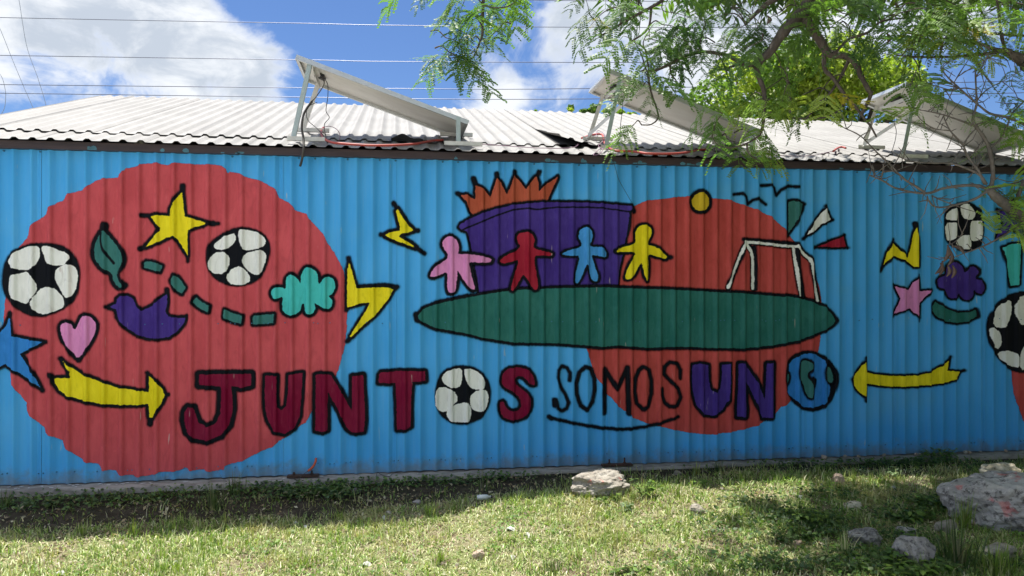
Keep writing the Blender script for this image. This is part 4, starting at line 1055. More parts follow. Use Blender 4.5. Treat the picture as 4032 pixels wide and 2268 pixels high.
class Foliage:
    def __init__(s): s.V = []; s.F = []; s.C = []; s.n = 0
    def leaf(s, tpl, pos, fwd, up, scale, col):
        V, Fc = tpl; M = rotframe(np.asarray(fwd, float), np.asarray(up, float))
        v = (V * scale) @ M.T + np.asarray(pos)
        s.V.append(v); s.F.append(Fc + s.n); s.n += len(v)
        s.C.append(np.tile(np.asarray(col, float), (len(v), 1)))
    def build(s, name, mat, parent):
        return npmesh(name, np.vstack(s.V), np.vstack(s.F), mat, parent, {'col': np.vstack(s.C)})
GREENS = [np.array(c) for c in ((0.10, 0.185, 0.055), (0.14, 0.235, 0.055), (0.19, 0.285, 0.055), (0.075, 0.150, 0.052), (0.25, 0.31, 0.06))]

def branch(mb, pts, r0, r1, n=5, sides=6, knob=0.12):
    P_ = catmull(pts, n); m_ = len(P_)
    rad = [max(0.0015, (r0 + (r1 - r0) * i / (m_ - 1)) * (1 + random.uniform(-knob, knob))) for i in range(m_)]
    mb.tube(P_, rad, sides); return P_

# --- the big feather-leaved tree whose limbs hang in from the upper right
tree = empty('feather_leaved_tree', (5.6, -2.4, gh(5.6, -2.4)))
tag(tree, 'dark limbed tree with feathery green leaves hanging in from the upper right', 'tree')
TX = Vector((5.6, -2.4, 0))
mb = MB(); branch(mb, [TX + Vector((0, 0, -0.3)), TX + Vector((0.05, 0.02, 0.8)), TX + Vector((-0.1, 0.05, 1.7)), TX + Vector((-0.35, 0.0, 2.5))], 0.16, 0.11, 6, 10); mb.build('trunk', BARK, tree, True)
Q6, Q5 = 2.131, 2.131
def z6(pts, d): return [at(2832 + x / Q6, y / Q6, d) if not isinstance(d, (list, tuple)) else at(2832 + x / Q6, y / Q6, d[i]) for i, (x, y) in enumerate(pts)]
def z5(pts, d): return [at(1500 + x / Q5, y / Q5, d) for x, y in pts]
def z3(pts, d): return [at(2100 + x / Z, 200 + y / Z, d) for x, y in pts]
def z4(pts, d): return [at(3032 + x / Z, 200 + y / Z, d) for x, y in pts]
def zg(pts, d): return [at(3032 + x / Z, 700 + y / Z, d) for x, y in pts]
LIMBS = []   # (points, r0, r1)
fork = TX + Vector((-0.35, 0.0, 2.5))
topA = at(3205, -40, 3.7)
LIMBS.append(([fork, fork + Vector((-0.9, -0.2, 0.75)), fork + Vector((-1.9, -0.35, 1.0)), topA + Vector((0.35, 0.1, 0.28)), topA], 0.10, 0.036))
jA = z6([(690, 105)], 3.7)[0]
LIMBS.append(([topA, jA] + z6([(600,200),(500,320),(430,430),(340,510),(300,545)], 3.7), 0.031, 0.017))
LIMBS.append((z6([(300,545),(330,640),(375,770),(375,900),(365,1060),(340,1110)], 3.7), 0.014, 0.006))
LIMBS.append((z6([(300,545),(200,540),(100,560),(60,600)], 3.7), 0.011, 0.004))
LIMBS.append((z6([(300,545),(230,545),(170,520),(80,470),(0,450)], 3.75) + z3([(1600,10),(1450,50),(1290,130),(1180,180),(1080,200)], 3.8), 0.012, 0.006))
LIMBS.append((z6([(690,105),(760,220),(840,330),(900,430),(960,460),(1060,470),(1140,530),(1190,640),(1250,750),(1270,800),(1215,920),(1190,950)], 3.7), 0.025, 0.006))
LIMBS.append((z6([(880,430),(885,580),(950,650),(1050,790),(1170,930),(1220,1000),(1270,1060),(1320,1150)], 3.72), 0.011, 0.004))
LIMBS.append((z6([(1085,510),(1000,680),(880,840),(720,1000)], 3.75), 0.009, 0.003))
LIMBS.append((z6([(1060,800),(1050,860),(1000,930),(860,990),(600,990)], 3.75), 0.006, 0.003))
LIMBS.append((z6([(390,40),(300,120),(230,190),(225,210)], 3.8), 0.013, 0.006))
LIMBS.append((z6([(560,-60),(390,40)], 3.8), 0.014, 0.012))
LIMBS.append((z6([(1100,320),(1250,270),(1360,180),(1560,150)], 3.6), 0.007, 0.004))
LIMBS.append((z6([(960,460),(1050,360),(1100,320)], 3.65), 0.007, 0.006))
topL = at(1905, -60, 3.9)
LIMBS.append(([topA + Vector((0.2, 0, 0.2)), at(2700, -420, 3.9), at(2250, -330, 3.9), topL], 0.028, 0.010))
LIMBS.append(([topL] + z5([(860,0),(852,200),(850,290),(820,380),(780,470),(720,510),(650,520)], 3.9), 0.0085, 0.0035))
LIMBS.append((z5([(855,320),(880,380),(905,420)], 3.9), 0.004, 0.002))
LIMBS.append((z5([(858,40),(950,65),(1060,55),(1120,20)], 3.9), 0.005, 0.003))
topM = at(2640, -60, 3.9)
LIMBS.append(([at(2700, -420, 3.9), topM], 0.016, 0.012))
LIMBS.append(([topM] + z5([(2360,0),(2270,60),(2100,150),(1950,240),(1830,310)], 3.9), 0.012, 0.004))
LIMBS.append((z5([(2270,60),(2240,240),(2100,350),(2020,420)], 3.9), 0.007, 0.003))
LIMBS.append((z3([(1090,205),(1100,300),(1130,430),(1170,540),(1185,640),(1120,700),(1030,705)], 3.8), 0.006, 0.003))
LIMBS.append((z3([(1300,140),(1310,220),(1360,290),(1350,370)], 3.8), 0.005, 0.002))
LIMBS.append((z3([(2120,140),(2140,250),(2180,370),(2195,500),(2190,700),(2160,800)], 3.7), 0.010, 0.004))
LIMBS.append((z3([(2030,880),(2040,960),(2100,1020),(2160,1050)], 3.7), 0.005, 0.002))
LIMBS.append((z3([(2160,800),(2030,880),(1880,920),(1760,900),(1700,820)], 3.7), 0.005, 0.002))
topR = at(4100, 250, 3.6)
LIMBS.append(([fork, topR + Vector((0.5, 0.1, 0.3)), topR] + z6([(2557,505),(2480,470),(2400,430)], 3.6), 0.055, 0.016))
LIMBS.append((z6([(2400,430),(2300,410),(2200,370),(2000,350),(1860,320)], 3.6), 0.011, 0.004))
LIMBS.append((z6([(2400,430),(2330,440),(2100,465),(1850,480),(1600,475),(1490,460)], 3.6), 0.010, 0.003))
LIMBS.append((z6([(2400,425),(2370,300),(2350,150),(2330,0),(2320,-60)], 3.6), 0.009, 0.004))
LIMBS.append((z6([(1990,80),(2090,220),(2140,260),(2400,290),(2560,300)], 3.6), 0.007, 0.006))
for pts, r0, r1 in LIMBS:
    mb = MB(); branch(mb, pts, r0, r1, 5, 7); mb.build('branch', BARK, tree, True)
# leaves: regions of hanging foliage (u0,v0,u1,v1,count,depth,bright)
REG = [(1575,-30,1640,18,7,3.9,0),(1690,-30,1750,14,6,3.9,0),(1800,20,1900,170,56,3.9,0),(1880,20,1955,120,22,3.9,0),(1730,170,1890,270,56,3.9,0),(1790,240,1860,300,20,3.9,0),(1890,110,1950,150,6,3.9,1),(1950,-30,2110,40,20,3.9,0),
       (2260,-10,2480,170,58,3.9,0),(2460,-20,2720,120,52,3.9,0),(2480,120,2720,260,48,3.85,0),(2400,150,2470,240,12,3.8,1),(2470,240,2610,390,34,3.8,0),(2480,470,2590,540,5,3.8,0),(2600,200,2720,280,12,3.8,0),
       (2780,390,2990,490,18,3.7,1),(2740,470,2860,540,6,3.7,1),(2880,560,3020,630,20,3.7,2),(2720,0,2960,160,52,3.75,0),(2860,120,3080,330,58,3.75,1),(2700,200,2870,330,30,3.75,0),
       (2960,0,3220,140,50,3.75,1),(3080,120,3320,300,56,3.75,1),(3180,0,3420,120,46,3.7,1),(3280,100,3520,210,40,3.7,1),(3040,300,3280,470,50,3.75,2),(2900,320,3060,460,30,3.75,2),(3150,420,3300,480,10,3.75,1),(3000,470,3100,560,14,3.7,1),
       (3400,0,3640,120,52,3.6,1),(3600,-10,4060,140,130,3.6,1),(3500,120,3700,240,36,3.6,2),(3680,120,4060,230,56,3.6,2),(3560,350,3640,410,6,3.5,1),(3900,270,4060,400,14,3.6,2),(3970,400,4060,540,8,3.5,1)]
fol = Foliage(); tw_ = MB(); DENSITY = 0.25
limbpts = np.array([tuple(p) for pts, _, _ in LIMBS for p in catmull(pts, 5)])
def spray(fo, u, v, d, bright, nleaf, scale):
    """a twig from the nearest limb to a point, with leaves alternating along it"""
    tip = Vector(at(u, v, d + random.gauss(0, 0.14)))
    near = Vector(limbpts[np.argmin(((limbpts - np.array(tip)) ** 2).sum(1))])
    out = tip - near; L = out.length
    if L < 0.12: near = tip - Vector((random.gauss(0, .1), random.gauss(0, .1), -0.05)).normalized() * 0.2; out = tip - near; L = out.length
    mid = near.lerp(tip, 0.5) + Vector((random.gauss(0, .03), random.gauss(0, .03), 0.10 * L + random.gauss(0, .02)))
    path = catmull([near, near.lerp(mid, .5) + Vector((0, 0, .02)), mid, mid.lerp(tip, .55) + Vector((0, 0, .02 * L)), tip], 3)
    tw_.tube(path, [0.0042 - 0.0030 * k / (len(path) - 1) for k in range(len(path))], 4, cap=False)
    col = GREENS[random.choice([[0, 0, 3, 1], [0, 1, 1, 3], [1, 2, 2, 4]][bright])]
    for k in range(nleaf):
        s = 1 - k * min(0.11 / L, 0.2); ix = max(1, min(len(path) - 1, int(s * (len(path) - 1))))
        p = path[ix]; td = (path[ix] - path[ix - 1]).normalized(); sg = 1 if k % 2 else -1
        an = sg * R(random.uniform(35, 75)) if k else R(random.uniform(-20, 20))
        hd = Vector((td.x * math.cos(an) - td.y * math.sin(an), td.x * math.sin(an) + td.y * math.cos(an), 0))
        if hd.length < 0.2: hd = Vector((random.gauss(0, 1), random.gauss(0, 1), 0))
        # swing the spread into the picture plane a little so the fronds fan out as they hang
        hd = (hd.normalized() + RGT * sg * random.uniform(0.0, 0.7)).normalized()
        fwd = np.array(hd) + np.array([0, 0, random.uniform(-0.95, 0.05)])
        c = col * random.uniform(0.75, 1.3)
        if random.random() < 0.012: c = np.array([0.42, 0.34, 0.03])
        fo.leaf(random.choice(FT), p, fwd, np.array([random.gauss(0, .35), random.gauss(-.3, .4), 1.0]), scale * random.uniform(0.65, 1.15), c)
for (u0, v0, u1, v1, cnt, d, br) in REG:
    n = max(1, int(round(cnt * DENSITY / 3.0)))
    for i in range(n):
        v_ = random.uniform(v0, v1) - 32
        spray(fol, random.uniform(u0, u1), v_, d, br, random.choice((2, 3, 3)), 1.0)
# the crown above and to the right of the picture
fol2 = Foliage()
def crown_leaf(p, scale, br):
    az = random.uniform(0, 6.283); fwd = np.array([math.cos(az), math.sin(az), random.uniform(-0.7, 0.2)])
    c = GREENS[random.choice([0, 1, 1, 3, 2])] * random.uniform(0.7, 1.2)
    fol2.leaf(random.choice(FTC), p, fwd, np.array([random.gauss(0, .3), random.gauss(0, .3), 1]), scale, c)
def inframe(p):
    q = Vector(p) - CAM; dz = q.dot(FWD)
    if dz < 0.1: return False
    u = CU + F * q.dot(RGT) / dz; v = CV - F * q.z / dz
    return -40 < u < 4110 and -40 < v < 2300
cl = [(random.uniform(1.2, 7.5), random.uniform(-4.6, -1.0), random.uniform(3.3, 5.2)) for i in range(60)] + [(random.uniform(5.2, 8.5), random.uniform(-5.5, -0.6), random.uniform(1.8, 5.5)) for i in range(70)]
cl += [(random.uniform(2.3, 6.2), random.uniform(-2.5, -1.0), random.uniform(3.4, 4.8)) for i in range(20)] + [(random.uniform(1.9, 5.2), random.uniform(-1.35, 0.1), random.uniform(4.2, 5.2)) for i in range(66)]
for c in cl:
    for i in range(26):
        p = np.array(c) + RNG.normal(0, 0.26, 3)
        if not inframe(p): crown_leaf(p, random.uniform(1.0, 1.5), 0)
tag(fol.build('foliage', LEAF, tree), 'feathery hanging leaves', kind='stuff')
tag(fol2.build('foliage', LEAF, tree), kind='stuff')
tag(tw_.build('twigs', BARK, tree, True), kind='stuff')
PODM = material('dry_seed_pod', (0.050, 0.030, 0.022), 0.6, 0, (0.10, 0.065, 0.05), 20, amt=0.6)
def pod(par, a, b, wd=0.011):
    a = Vector(a); b = Vector(b); mb = MB(); n = 7; side = (b - a).cross(FWD).normalized(); vs = []
    for i in range(n):
        s = i / (n - 1); w_ = wd * math.sin(math.pi * min(0.97, max(0.06, s))) ** 0.6
        c = a.lerp(b, s) + side * (0.012 * math.sin(math.pi * s))
        vs += [c - side * w_, c - FWD * 0.0035, c + side * w_, c + FWD * 0.0035]
    fs = [(i*4+k, i*4+(k+1) % 4, i*4+4+(k+1) % 4, i*4+4+k) for i in range(n-1) for k in range(4)] + [(3, 2, 1, 0), tuple((n-1)*4+k for k in range(4))]
    mb.add(vs, fs); mb.build('seed_pod', PODM, par, True)
for a, b2 in (((1478, 20), (1480, 140)), ((1408, 280), (1412, 362)), ((405, 130), (402, 200))):
    p = z6([a, b2], 3.6); pod(tree, p[0], p[1])

# --- the thin, nearly bare tree at the right
bare = empty('thin_bare_tree', (4.05, -3.2, gh(4.05, -3.2)))
tag(bare, 'thin leggy tree with mostly bare pale twigs at the right edge', 'tree')
DB = 3.4
b0 = zg([(2500, 440)], DB)[0]
mb = MB(); branch(mb, [Vector((4.05, -3.2, gh(4.05, -3.2) - 0.1)), Vector((3.9, -3.3, 0.6)), at(4280, 1250, DB), at(4130, 970, DB), b0] + zg([(2415,380),(2350,340),(2250,260),(2150,180),(2085,110)], DB), 0.042, 0.017, 5, 8); mb.build('trunk', PALEBARK, bare, True)
B_ = [(z4([(2085,1318),(2110,1260),(2120,1150),(2090,950),(2030,820),(1960,720),(1930,650),(1965,500),(1960,380),(1950,160)], DB), 0.0145, 0.004),
      (z4([(2085,1320),(1960,1280),(1800,1285),(1640,1310),(1500,1355),(1330,1340),(1180,1300),(1080,1240),(940,1180)], DB), 0.011, 0.0035),
      (z4([(1480,1355),(1370,1280),(1270,1215),(1140,1080),(1000,950),(860,810),(700,730),(620,680)], DB), 0.007, 0.002),
      (z4([(2060,1270),(1990,1180),(1850,1110),(1700,1070),(1480,1065),(1300,1040),(1150,950)], DB), 0.008, 0.002),
      (z4([(2045,1270),(1980,1140),(1880,1000),(1830,890),(1720,770),(1660,650),(1650,600)], DB), 0.009, 0.002),
      (z4([(1955,720),(1800,660),(1650,610),(1500,575),(1400,560)], DB), 0.006, 0.002),
      (z4([(1960,370),(1850,355),(1700,370),(1600,340),(1450,310),(1300,330)], DB), 0.004, 0.002),
      (z4([(2600,790),(2415,700),(2250,630),(2100,600),(2000,530),(1870,420),(1750,310),(1680,240),(1620,160)], DB), 0.009, 0.003),
      (z4([(1960,240),(2000,180),(2050,80),(2080,20),(2100,-60)], DB), 0.004, 0.002),
      (z4([(1960,480),(2050,380),(2150,320),(2250,270),(2400,180)], DB), 0.004, 0.002),
      (z4([(1830,900),(1900,800),(1960,740)], DB), 0.004, 0.003), (z4([(1720,760),(1560,740),(1440,660),(1380,580)], DB), 0.004, 0.002),
      (z4([(2100,1080),(2150,1040),(2250,1000),(2415,1000)], DB), 0.004, 0.002), (z4([(2080,930),(2180,850),(2260,700),(2300,600),(2415,480)], DB), 0.006, 0.004),
      (z4([(1060,1220),(1080,1150),(1190,1140),(1300,1100),(1370,1080)], DB), 0.003, 0.0015), (z4([(1000,1180),(985,1120),(970,1080)], DB), 0.003, 0.0015),
      (z4([(1890,1000),(1930,980),(2000,880),(2050,830)], DB), 0.003, 0.0015), (z4([(1640,160),(1700,100),(1760,20)], DB), 0.003, 0.0015), (z4([(1750,300),(1830,170),(1900,60),(1930,-30)], DB), 0.0035, 0.0015),
      (z4([(1780,350),(1640,320),(1560,300)], DB), 0.003, 0.0015), (z4([(2200,650),(2300,560),(2360,480),(2300,330)], DB), 0.0035, 0.0015),
      (zg([(2085,115),(1950,200),(1800,250),(1650,280),(1560,270),(1510,220),(1495,170)], DB), 0.008, 0.003),
      (zg([(2085,115),(2240,70),(2415,30)], DB), 0.008, 0.004),
      (zg([(2600,330),(2415,430),(2200,560),(2050,640),(1900,700),(1850,715),(1720,770)], DB), 0.007, 0.002),
      (zg([(2415,20),(2350,200),(2320,290)], DB), 0.011, 0.009), (zg([(1540,170),(1620,210),(1700,240),(1740,260)], DB), 0.004, 0.0015),
      (zg([(1840,525),(1790,580),(1740,620),(1690,640)], DB), 0.0025, 0.0015)]
bp = []
for pts, r0, r1 in B_:
    mb = MB(); bp += branch(mb, pts, r0 * 0.78, r1 * 0.78, 5, 6, 0.18); mb.build('branch', PALEBARK, bare, True)
tw2 = MB()
for i in range(190):
    p = random.choice(bp); d = (Vector((random.gauss(0, 1), random.gauss(0, .6), random.gauss(0.1, 1)))).normalized()
    L = random.uniform(0.02, 0.13); q = p + d * L * 0.5 + Vector((0, 0, random.uniform(-.01, .01))); e = p + d * L + Vector((random.gauss(0, .012), 0, random.gauss(0, .012)))
    tw2.tube([p, q, e], [0.0026, 0.002, 0.0011], 4, cap=False)
tag(tw2.build('twigs', PALEBARK, bare, True), kind='stuff')
fol3 = Foliage()
for (u0, v0, u1, v1, cnt, br) in ((3540,360,3640,440,6,1),(3600,420,3760,470,6,2),(3780,440,3900,520,6,1),(3900,330,4050,560,16,2),(3960,640,4060,760,14,1),(3880,740,3960,790,4,1),(3920,830,4050,905,16,1),(3870,880,3930,910,3,1),(3990,780,4060,860,8,1)):
    for i in range(int(cnt * 0.38)):
        pos = np.array(at(random.uniform(u0, u1), random.uniform(v0, v1), DB + random.gauss(0, .06)))
        near = np.array(min(bp, key=lambda q: (q - Vector(pos)).length_squared))
        az = random.uniform(0, 6.283); fwd = (pos - near) + 0.07 * np.array([math.cos(az), math.sin(az), random.uniform(-.6, .3)])
        fol3.leaf(random.choice(FT), pos - 0.07 * fwd / np.linalg.norm(fwd), fwd, np.array([random.gauss(0, .4), random.gauss(-.2, .4), 1]), random.uniform(0.6, 0.95), GREENS[random.choice([1, 2, 2, 0])] * random.uniform(.85, 1.3))
tag(fol3.build('foliage', LEAF, bare), 'sparse small feathery leaves', kind='stuff')
for a, b2 in (((1690,640),(1650,800)),((1640,790),(1570,915)),((1622,810),(1610,925)),((1740,650),(1850,730)),((1722,700),(1692,835)),((1690,835),(1680,940)),((1735,830),(1726,955)),((1700,660),(1668,760))):
    p = zg([a, b2], DB); pod(bare, p[0], p[1], 0.010)

# --- broad-leaved trees behind the building
def leaf_cards(n, centers, radii, size, cols, seed, flat=0.5):
    r = np.random.default_rng(seed); V = []; Fq = []; C = []
    k = 0; tot = sum(rr[0] * rr[1] * rr[2] for rr in radii)
    for c, rr in zip(centers, radii):
        m_ = int(n * rr[0] * rr[1] * rr[2] / tot) + 6
        d = r.normal(size=(m_, 3)); d /= np.linalg.norm(d, axis=1)[:, None]
        rad = r.uniform(0.55, 1.06, m_) ** 0.6
        p = np.array(c) + d * rad[:, None] * np.array(rr)
        base_c = cols[r.integers(len(cols))]
        for i in range(m_):
            nrm = d[i] * 0.7 + r.normal(size=3) * 0.6 + np.array([0, 0, flat]); nrm /= np.linalg.norm(nrm)
            t_ = np.cross(nrm, r.normal(size=3)); t_ /= np.linalg.norm(t_); b_ = np.cross(nrm, t_)
            L = size * r.uniform(0.65, 1.25); w_ = L * r.uniform(0.38, 0.5); dr = -nrm * L * 0.12
            o = p[i]
            V += [o - t_ * L * .5 + dr, o - b_ * w_ * .5, o + t_ * L * .5 + dr * 1.5, o + b_ * w_ * .5]
            Fq.append((k, k+1, k+2, k+3)); k += 4
            cc = base_c * r.uniform(0.7, 1.3); C += [cc] * 4
    return np.array(V), np.array(Fq), np.array(C)
YG = [np.array(c) * np.array([0.86, 0.92, 1.05]) for c in ((0.12, 0.20, 0.03), (0.18, 0.27, 0.035), (0.28, 0.36, 0.04), (0.08, 0.15, 0.03), (0.34, 0.40, 0.05))]
def broad_tree(name, label, blobs, depth, basep, n, size, seed):
    """blobs: (u, v, radius px) clumps of the crown, as seen above the roof"""
    root = empty(name, basep); tag(root, label, 'tree')
    rr = random.Random(seed); cs = []; rs = []
    for (u, v, r_) in blobs:
        for q in range(3):
            dd = depth + rr.uniform(-1.2, 1.2); m_ = r_ * depth / F
            cs.append(tuple(at(u + rr.gauss(0, r_ * .35), v + rr.gauss(0, r_ * .3), dd))); rs.append((m_ * rr.uniform(.6, .95), m_ * rr.uniform(.6, 1), m_ * rr.uniform(.5, .8)))
    V, Fq, C = leaf_cards(n, cs, rs, size, YG, seed)
    tag(npmesh('crown', V, Fq, BROAD, root, {'col': C}), kind='stuff')
    mb = MB(); top = Vector(np.mean(np.array(cs), 0)); b = Vector(basep)
    branch(mb, [b, b.lerp(top, .35) + Vector((.1, 0, 0)), b.lerp(top, .7)], 0.22, 0.13, 5, 8)
    mb.build('trunk', BARK, root, True)
    for c in cs[::2]:
        mb = MB(); branch(mb, [b.lerp(top, .6), b.lerp(Vector(c), .82) + Vector((0, 0, .1)), Vector(c)], 0.07, 0.015, 4, 5); mb.build('limb', BARK, root, True)
    return root
broad_tree('broad_leaved_tree', 'large yellow green broad leaved tree behind the roof at the right',
   [(2900,360,110),(3010,310,130),(3120,280,140),(3230,270,140),(3340,300,130),(3440,300,120),(3520,340,110),(3000,430,110),(3120,430,110),(3250,400,120),(3400,400,110),(3560,420,90),(3640,440,70),(2860,450,70),(3180,490,80),(3300,480,80),(3080,500,80)],
   13.5, at(3200, 1500, 13.5) * 1.0, 15000, 0.125, 5)
broad_tree('broad_leaved_tree', 'darker broad leaved tree behind the right solar panel',
   [(3640,450,60),(3720,480,50),(3790,520,50),(3860,560,60),(3600,500,60)], 13.0, at(3720, 1500, 13.0), 2200, 0.11, 9)
broad_tree('small_tree', 'thin leafy treetop showing above the ridge left of the middle panel',
   [(2250,425,13),(2295,445,17),(2335,440,20),(2275,463,12),(2390,440,18),(2440,450,24),(2430,480,20),(2480,455,22)], 12.0, at(2380, 1500, 12.0), 900, 0.085, 13)
broad_tree('small_tree', 'tiny tuft of leaves showing above the ridge near the middle', [(2106,442,8),(2104,452,6)], 12.0, at(2106, 1500, 12.0), 60, 0.07, 17)

def blocking_tree(label, x, y, h, r_, seed):  # unseen tree, added to block sky light reaching the wall from the right
    root = empty('broad_leaved_tree', (x, y, gh(x, y))); tag(root, label, 'tree')
    rr = random.Random(seed); cs = []; rs = []
    for i in range(26):
        an = rr.uniform(0, 6.283); q = rr.uniform(0, r_ * .8); cs.append((x + math.cos(an) * q, y + math.sin(an) * q, rr.uniform(h * .18, h))); k = rr.uniform(1.0, 1.7); rs.append((k, k, k * .8))
    V, Fq, C = leaf_cards(7000, cs, rs, 0.36, [g * 0.5 for g in YG], seed)
    tag(npmesh('crown', V, Fq, BROAD, root, {'col': C}), kind='stuff')
    mb = MB(); branch(mb, [(x, y, -0.4), (x + .1, y, h * .35), (x, y + .1, h * .75)], 0.2, 0.08, 5, 8); mb.build('trunk', BARK, root, True)
blocking_tree('dense dark unseen tree added right of the picture to darken the wall', 9.4, -3.2, 10.5, 2.9, 61)
blocking_tree('dense dark unseen tree behind the viewer at right, added to block light', 8.6, -8.0, 11.5, 3.2, 62)
blocking_tree('dense dark unseen tree far right of the viewer, added to block light', 11.8, -5.6, 12.5, 3.4, 63)
blocking_tree('dense dark unseen tree far behind the viewer at the right, added to block light', 6.2, -12.5, 11.0, 3.4, 64)

# ------------------------------------------------------------------ rocks
def stone_mat(name, c1, c2, c3, sc=5.0, red=0.0):
    m_ = bpy.data.materials.new(name); m_.use_nodes = True
    t = NT(m_.node_tree); b = m_.node_tree.nodes['Principled BSDF']; p = t.pos()
    n1 = t.noise(p, sc, 7.0, 0.62, 0.4); n2 = t.noise(p, sc * 5, 6.0, 0.7); n3 = t.noise(p, sc * 1.7, 3.0, 0.5)
    c = t.mix(t.ss(n1, 0.35, 0.65), c1, c2); c = t.mix(t.ss(n2, 0.50, 0.64, 0, 0.85), c, c3); c = t.mix(t.ss(t.noise(p, sc * 2.2, 4.0, 0.6, 2.5), 0.60, 0.70, 0, 0.55), c, tuple(min(1, q * 1.5) for q in c2))
    if red: c = t.mix(t.m('MULTIPLY', t.ss(n3, 0.62, 0.68), red), c, (0.55, 0.10, 0.09))
    t.link(c, b.inputs['Base Color']); b.inputs['Roughness'].default_value = 0.92; b.inputs['Specular IOR Level'].default_value = 0.2
    bn = t.n('ShaderNodeBump'); bn.inputs['Strength'].default_value = 0.9; bn.inputs['Distance'].default_value = 0.02
    t.link(t.m('ADD', n1, t.m('MULTIPLY', n2, 0.5)), bn.inputs['Height']); t.link(bn.outputs[0], b.inputs['Normal'])
    return m_
LIMER = stone_mat('painted_limestone', (0.27, 0.245, 0.205), (0.38, 0.355, 0.31), (0.13, 0.115, 0.10), 6.0, 0.6)
LIME = stone_mat('pale_limestone', (0.25, 0.225, 0.185), (0.36, 0.335, 0.285), (0.13, 0.115, 0.10), 8.0)
GREYP = stone_mat('painted_grey_rock', (0.29, 0.275, 0.265), (0.44, 0.42, 0.40), (0.065, 0.06, 0.06), 4.0, 0.5)
GREYR = stone_mat('grey_weathered_rock', (0.20, 0.19, 0.185), (0.33, 0.315, 0.30), (0.065, 0.06, 0.06), 7.0)
BUFF = stone_mat('buff_rock', (0.46, 0.40, 0.28), (0.58, 0.53, 0.42), (0.20, 0.16, 0.11), 7.0)
PINKR = stone_mat('pinkish_stone', (0.42, 0.30, 0.22), (0.52, 0.42, 0.33), (0.2, 0.14, 0.1), 12.0)
def rock(name, label, u, v, wpx, hpx, dep, mat, seed, sub=4, sink=0.3, rough=0.28, lean=0.0, edge=14, cat='rock'):
    """u,v: foot of the rock in the picture; wpx,hpx its seen size"""
    g = onground(u, v); d = (g - CAM).dot(FWD); s = d / F
    rx, rz = wpx * s / 2, hpx * s / (2 - sink) ; ry = dep
    bm = bmesh.new(); bmesh.ops.create_icosphere(bm, subdivisions=sub, radius=1.0)
    off = Vector((seed * 3.7, seed * 1.3, seed * 7.1))
    rr = random.Random(int(seed * 100))
    planes = [(Vector((rr.gauss(0, 1), rr.gauss(0, 1), rr.gauss(0, .9))).normalized(), rr.uniform(.55, .88)) for _ in range(18)] + [(Vector((rr.gauss(0, .18), rr.gauss(-.12, .18), 1)).normalized(), rr.uniform(.52, .66))]
    for q in bm.verts:
        p = q.co.normalized(); acc = 1.0
        for pn, dd in planes:
            e = p.dot(pn)
            if e > 0.05: acc += (e / dd) ** edge
        k = acc ** (-1.0 / edge)
        n = mnoise.noise(p * 1.6 + off) * 0.55 + mnoise.noise(p * 3.7 + off) * 0.42 + mnoise.noise(p * 8.0 + off) * 0.24 + mnoise.noise(p * 18 + off) * 0.13
        k *= 1.22 * (1 + rough * n)
        q.co = Vector((p.x * k * rx + lean * p.z * rz, p.y * k * ry, p.z * k * rz * 1.12))
    me = bpy.data.meshes.new(name); bm.to_mesh(me); bm.free(); me.materials.append(mat)
    o = bpy.data.objects.new(name, me); link(o)
    o.location = (g.x, g.y + ry * 0.75, g.z + rz * (1 - sink)); o.rotation_euler = (0, 0, -TH)
    return tag(o, label, cat)
rock('boulder', 'pale limestone boulder with red paint marks on the mound', 2395, 1960, 300, 100, 0.22, LIMER, 1.3, 5, 0.55, 0.26, edge=9)
rock('boulder', 'large grey weathered boulder with red paint at the right edge', 4080, 2110, 500, 225, 0.34, GREYP, 3.7, 5, 0.30, 0.26, edge=9)
rock('boulder', 'buff coloured rock behind the large grey boulder', 4000, 1915, 180, 78, 0.16, BUFF, 4.4, 4, 0.3, 0.3)
rock('stone', 'flat pale stone lying in the grass right of the limestone boulder', 2752, 2026, 64, 40, 0.06, LIME, 5.2, 3, 0.85)
rock('stone', 'squarish pinkish stone in the grass at the mound crest', 3310, 1905, 48, 46, 0.05, PINKR, 6.1, 3, 0.75)
rock('stone', 'low grey stone half buried in weeds, lower right', 3425, 2160, 140, 70, 0.09, GREYR, 7.3, 4, 0.45, 0.34)
rock('stone', 'jagged grey stone among the weeds near the bottom right', 3625, 2232, 170, 105, 0.12, GREYR, 8.8, 4, 0.45, 0.4)
rock('stone', 'small pale stone in front of the large grey boulder', 3740, 2102, 90, 50, 0.06, LIME, 9.4, 3, 0.75)
rock('stone', 'dark grey stone left of the pale small stone', 3590, 2118, 84, 36, 0.06, GREYR, 10.2, 3, 0.85)
rock('stone', 'pale stone at the bottom right corner under grass blades', 3960, 2215, 130, 70, 0.08, LIME, 11.9, 3, 0.45)
rock('stone', 'small brown stone in the sunlit grass right of the middle', 3145, 2150, 40, 24, 0.03, PINKR, 12.7, 3, 0.85)
rock('stone', 'brown clod of earth near the bottom middle', 1890, 2205, 50, 36, 0.035, PINKR, 14.1, 3, 0.3)
rock('stone', 'small stone in the shade left of the middle', 1645, 1992, 38, 24, 0.03, GREYR, 15.6, 3, 0.3)
rock('stone', 'little pale stone in the shadow strip', 1530, 2028, 26, 16, 0.02, LIME, 16.6, 3, 0.3)
rock('stone', 'pale stone at the top of the mound left of the pinkish one', 2672, 1872, 34, 18, 0.025, LIME, 17.5, 3, 0.85)
rock('stone', 'pale crumbly stone on the bare patch of soil', 3370, 2010, 66, 30, 0.05, BUFF, 20.4, 3, 0.9)
rock('stone', 'grey stone at the bottom edge among leaves', 3385, 2240, 50, 36, 0.04, GREYR, 21.1, 3, 0.85)
ORD = ('leftmost', 'second', 'third', 'fourth', 'fifth', 'sixth', 'seventh', 'eighth', 'ninth', 'tenth', 'eleventh', 'rightmost')
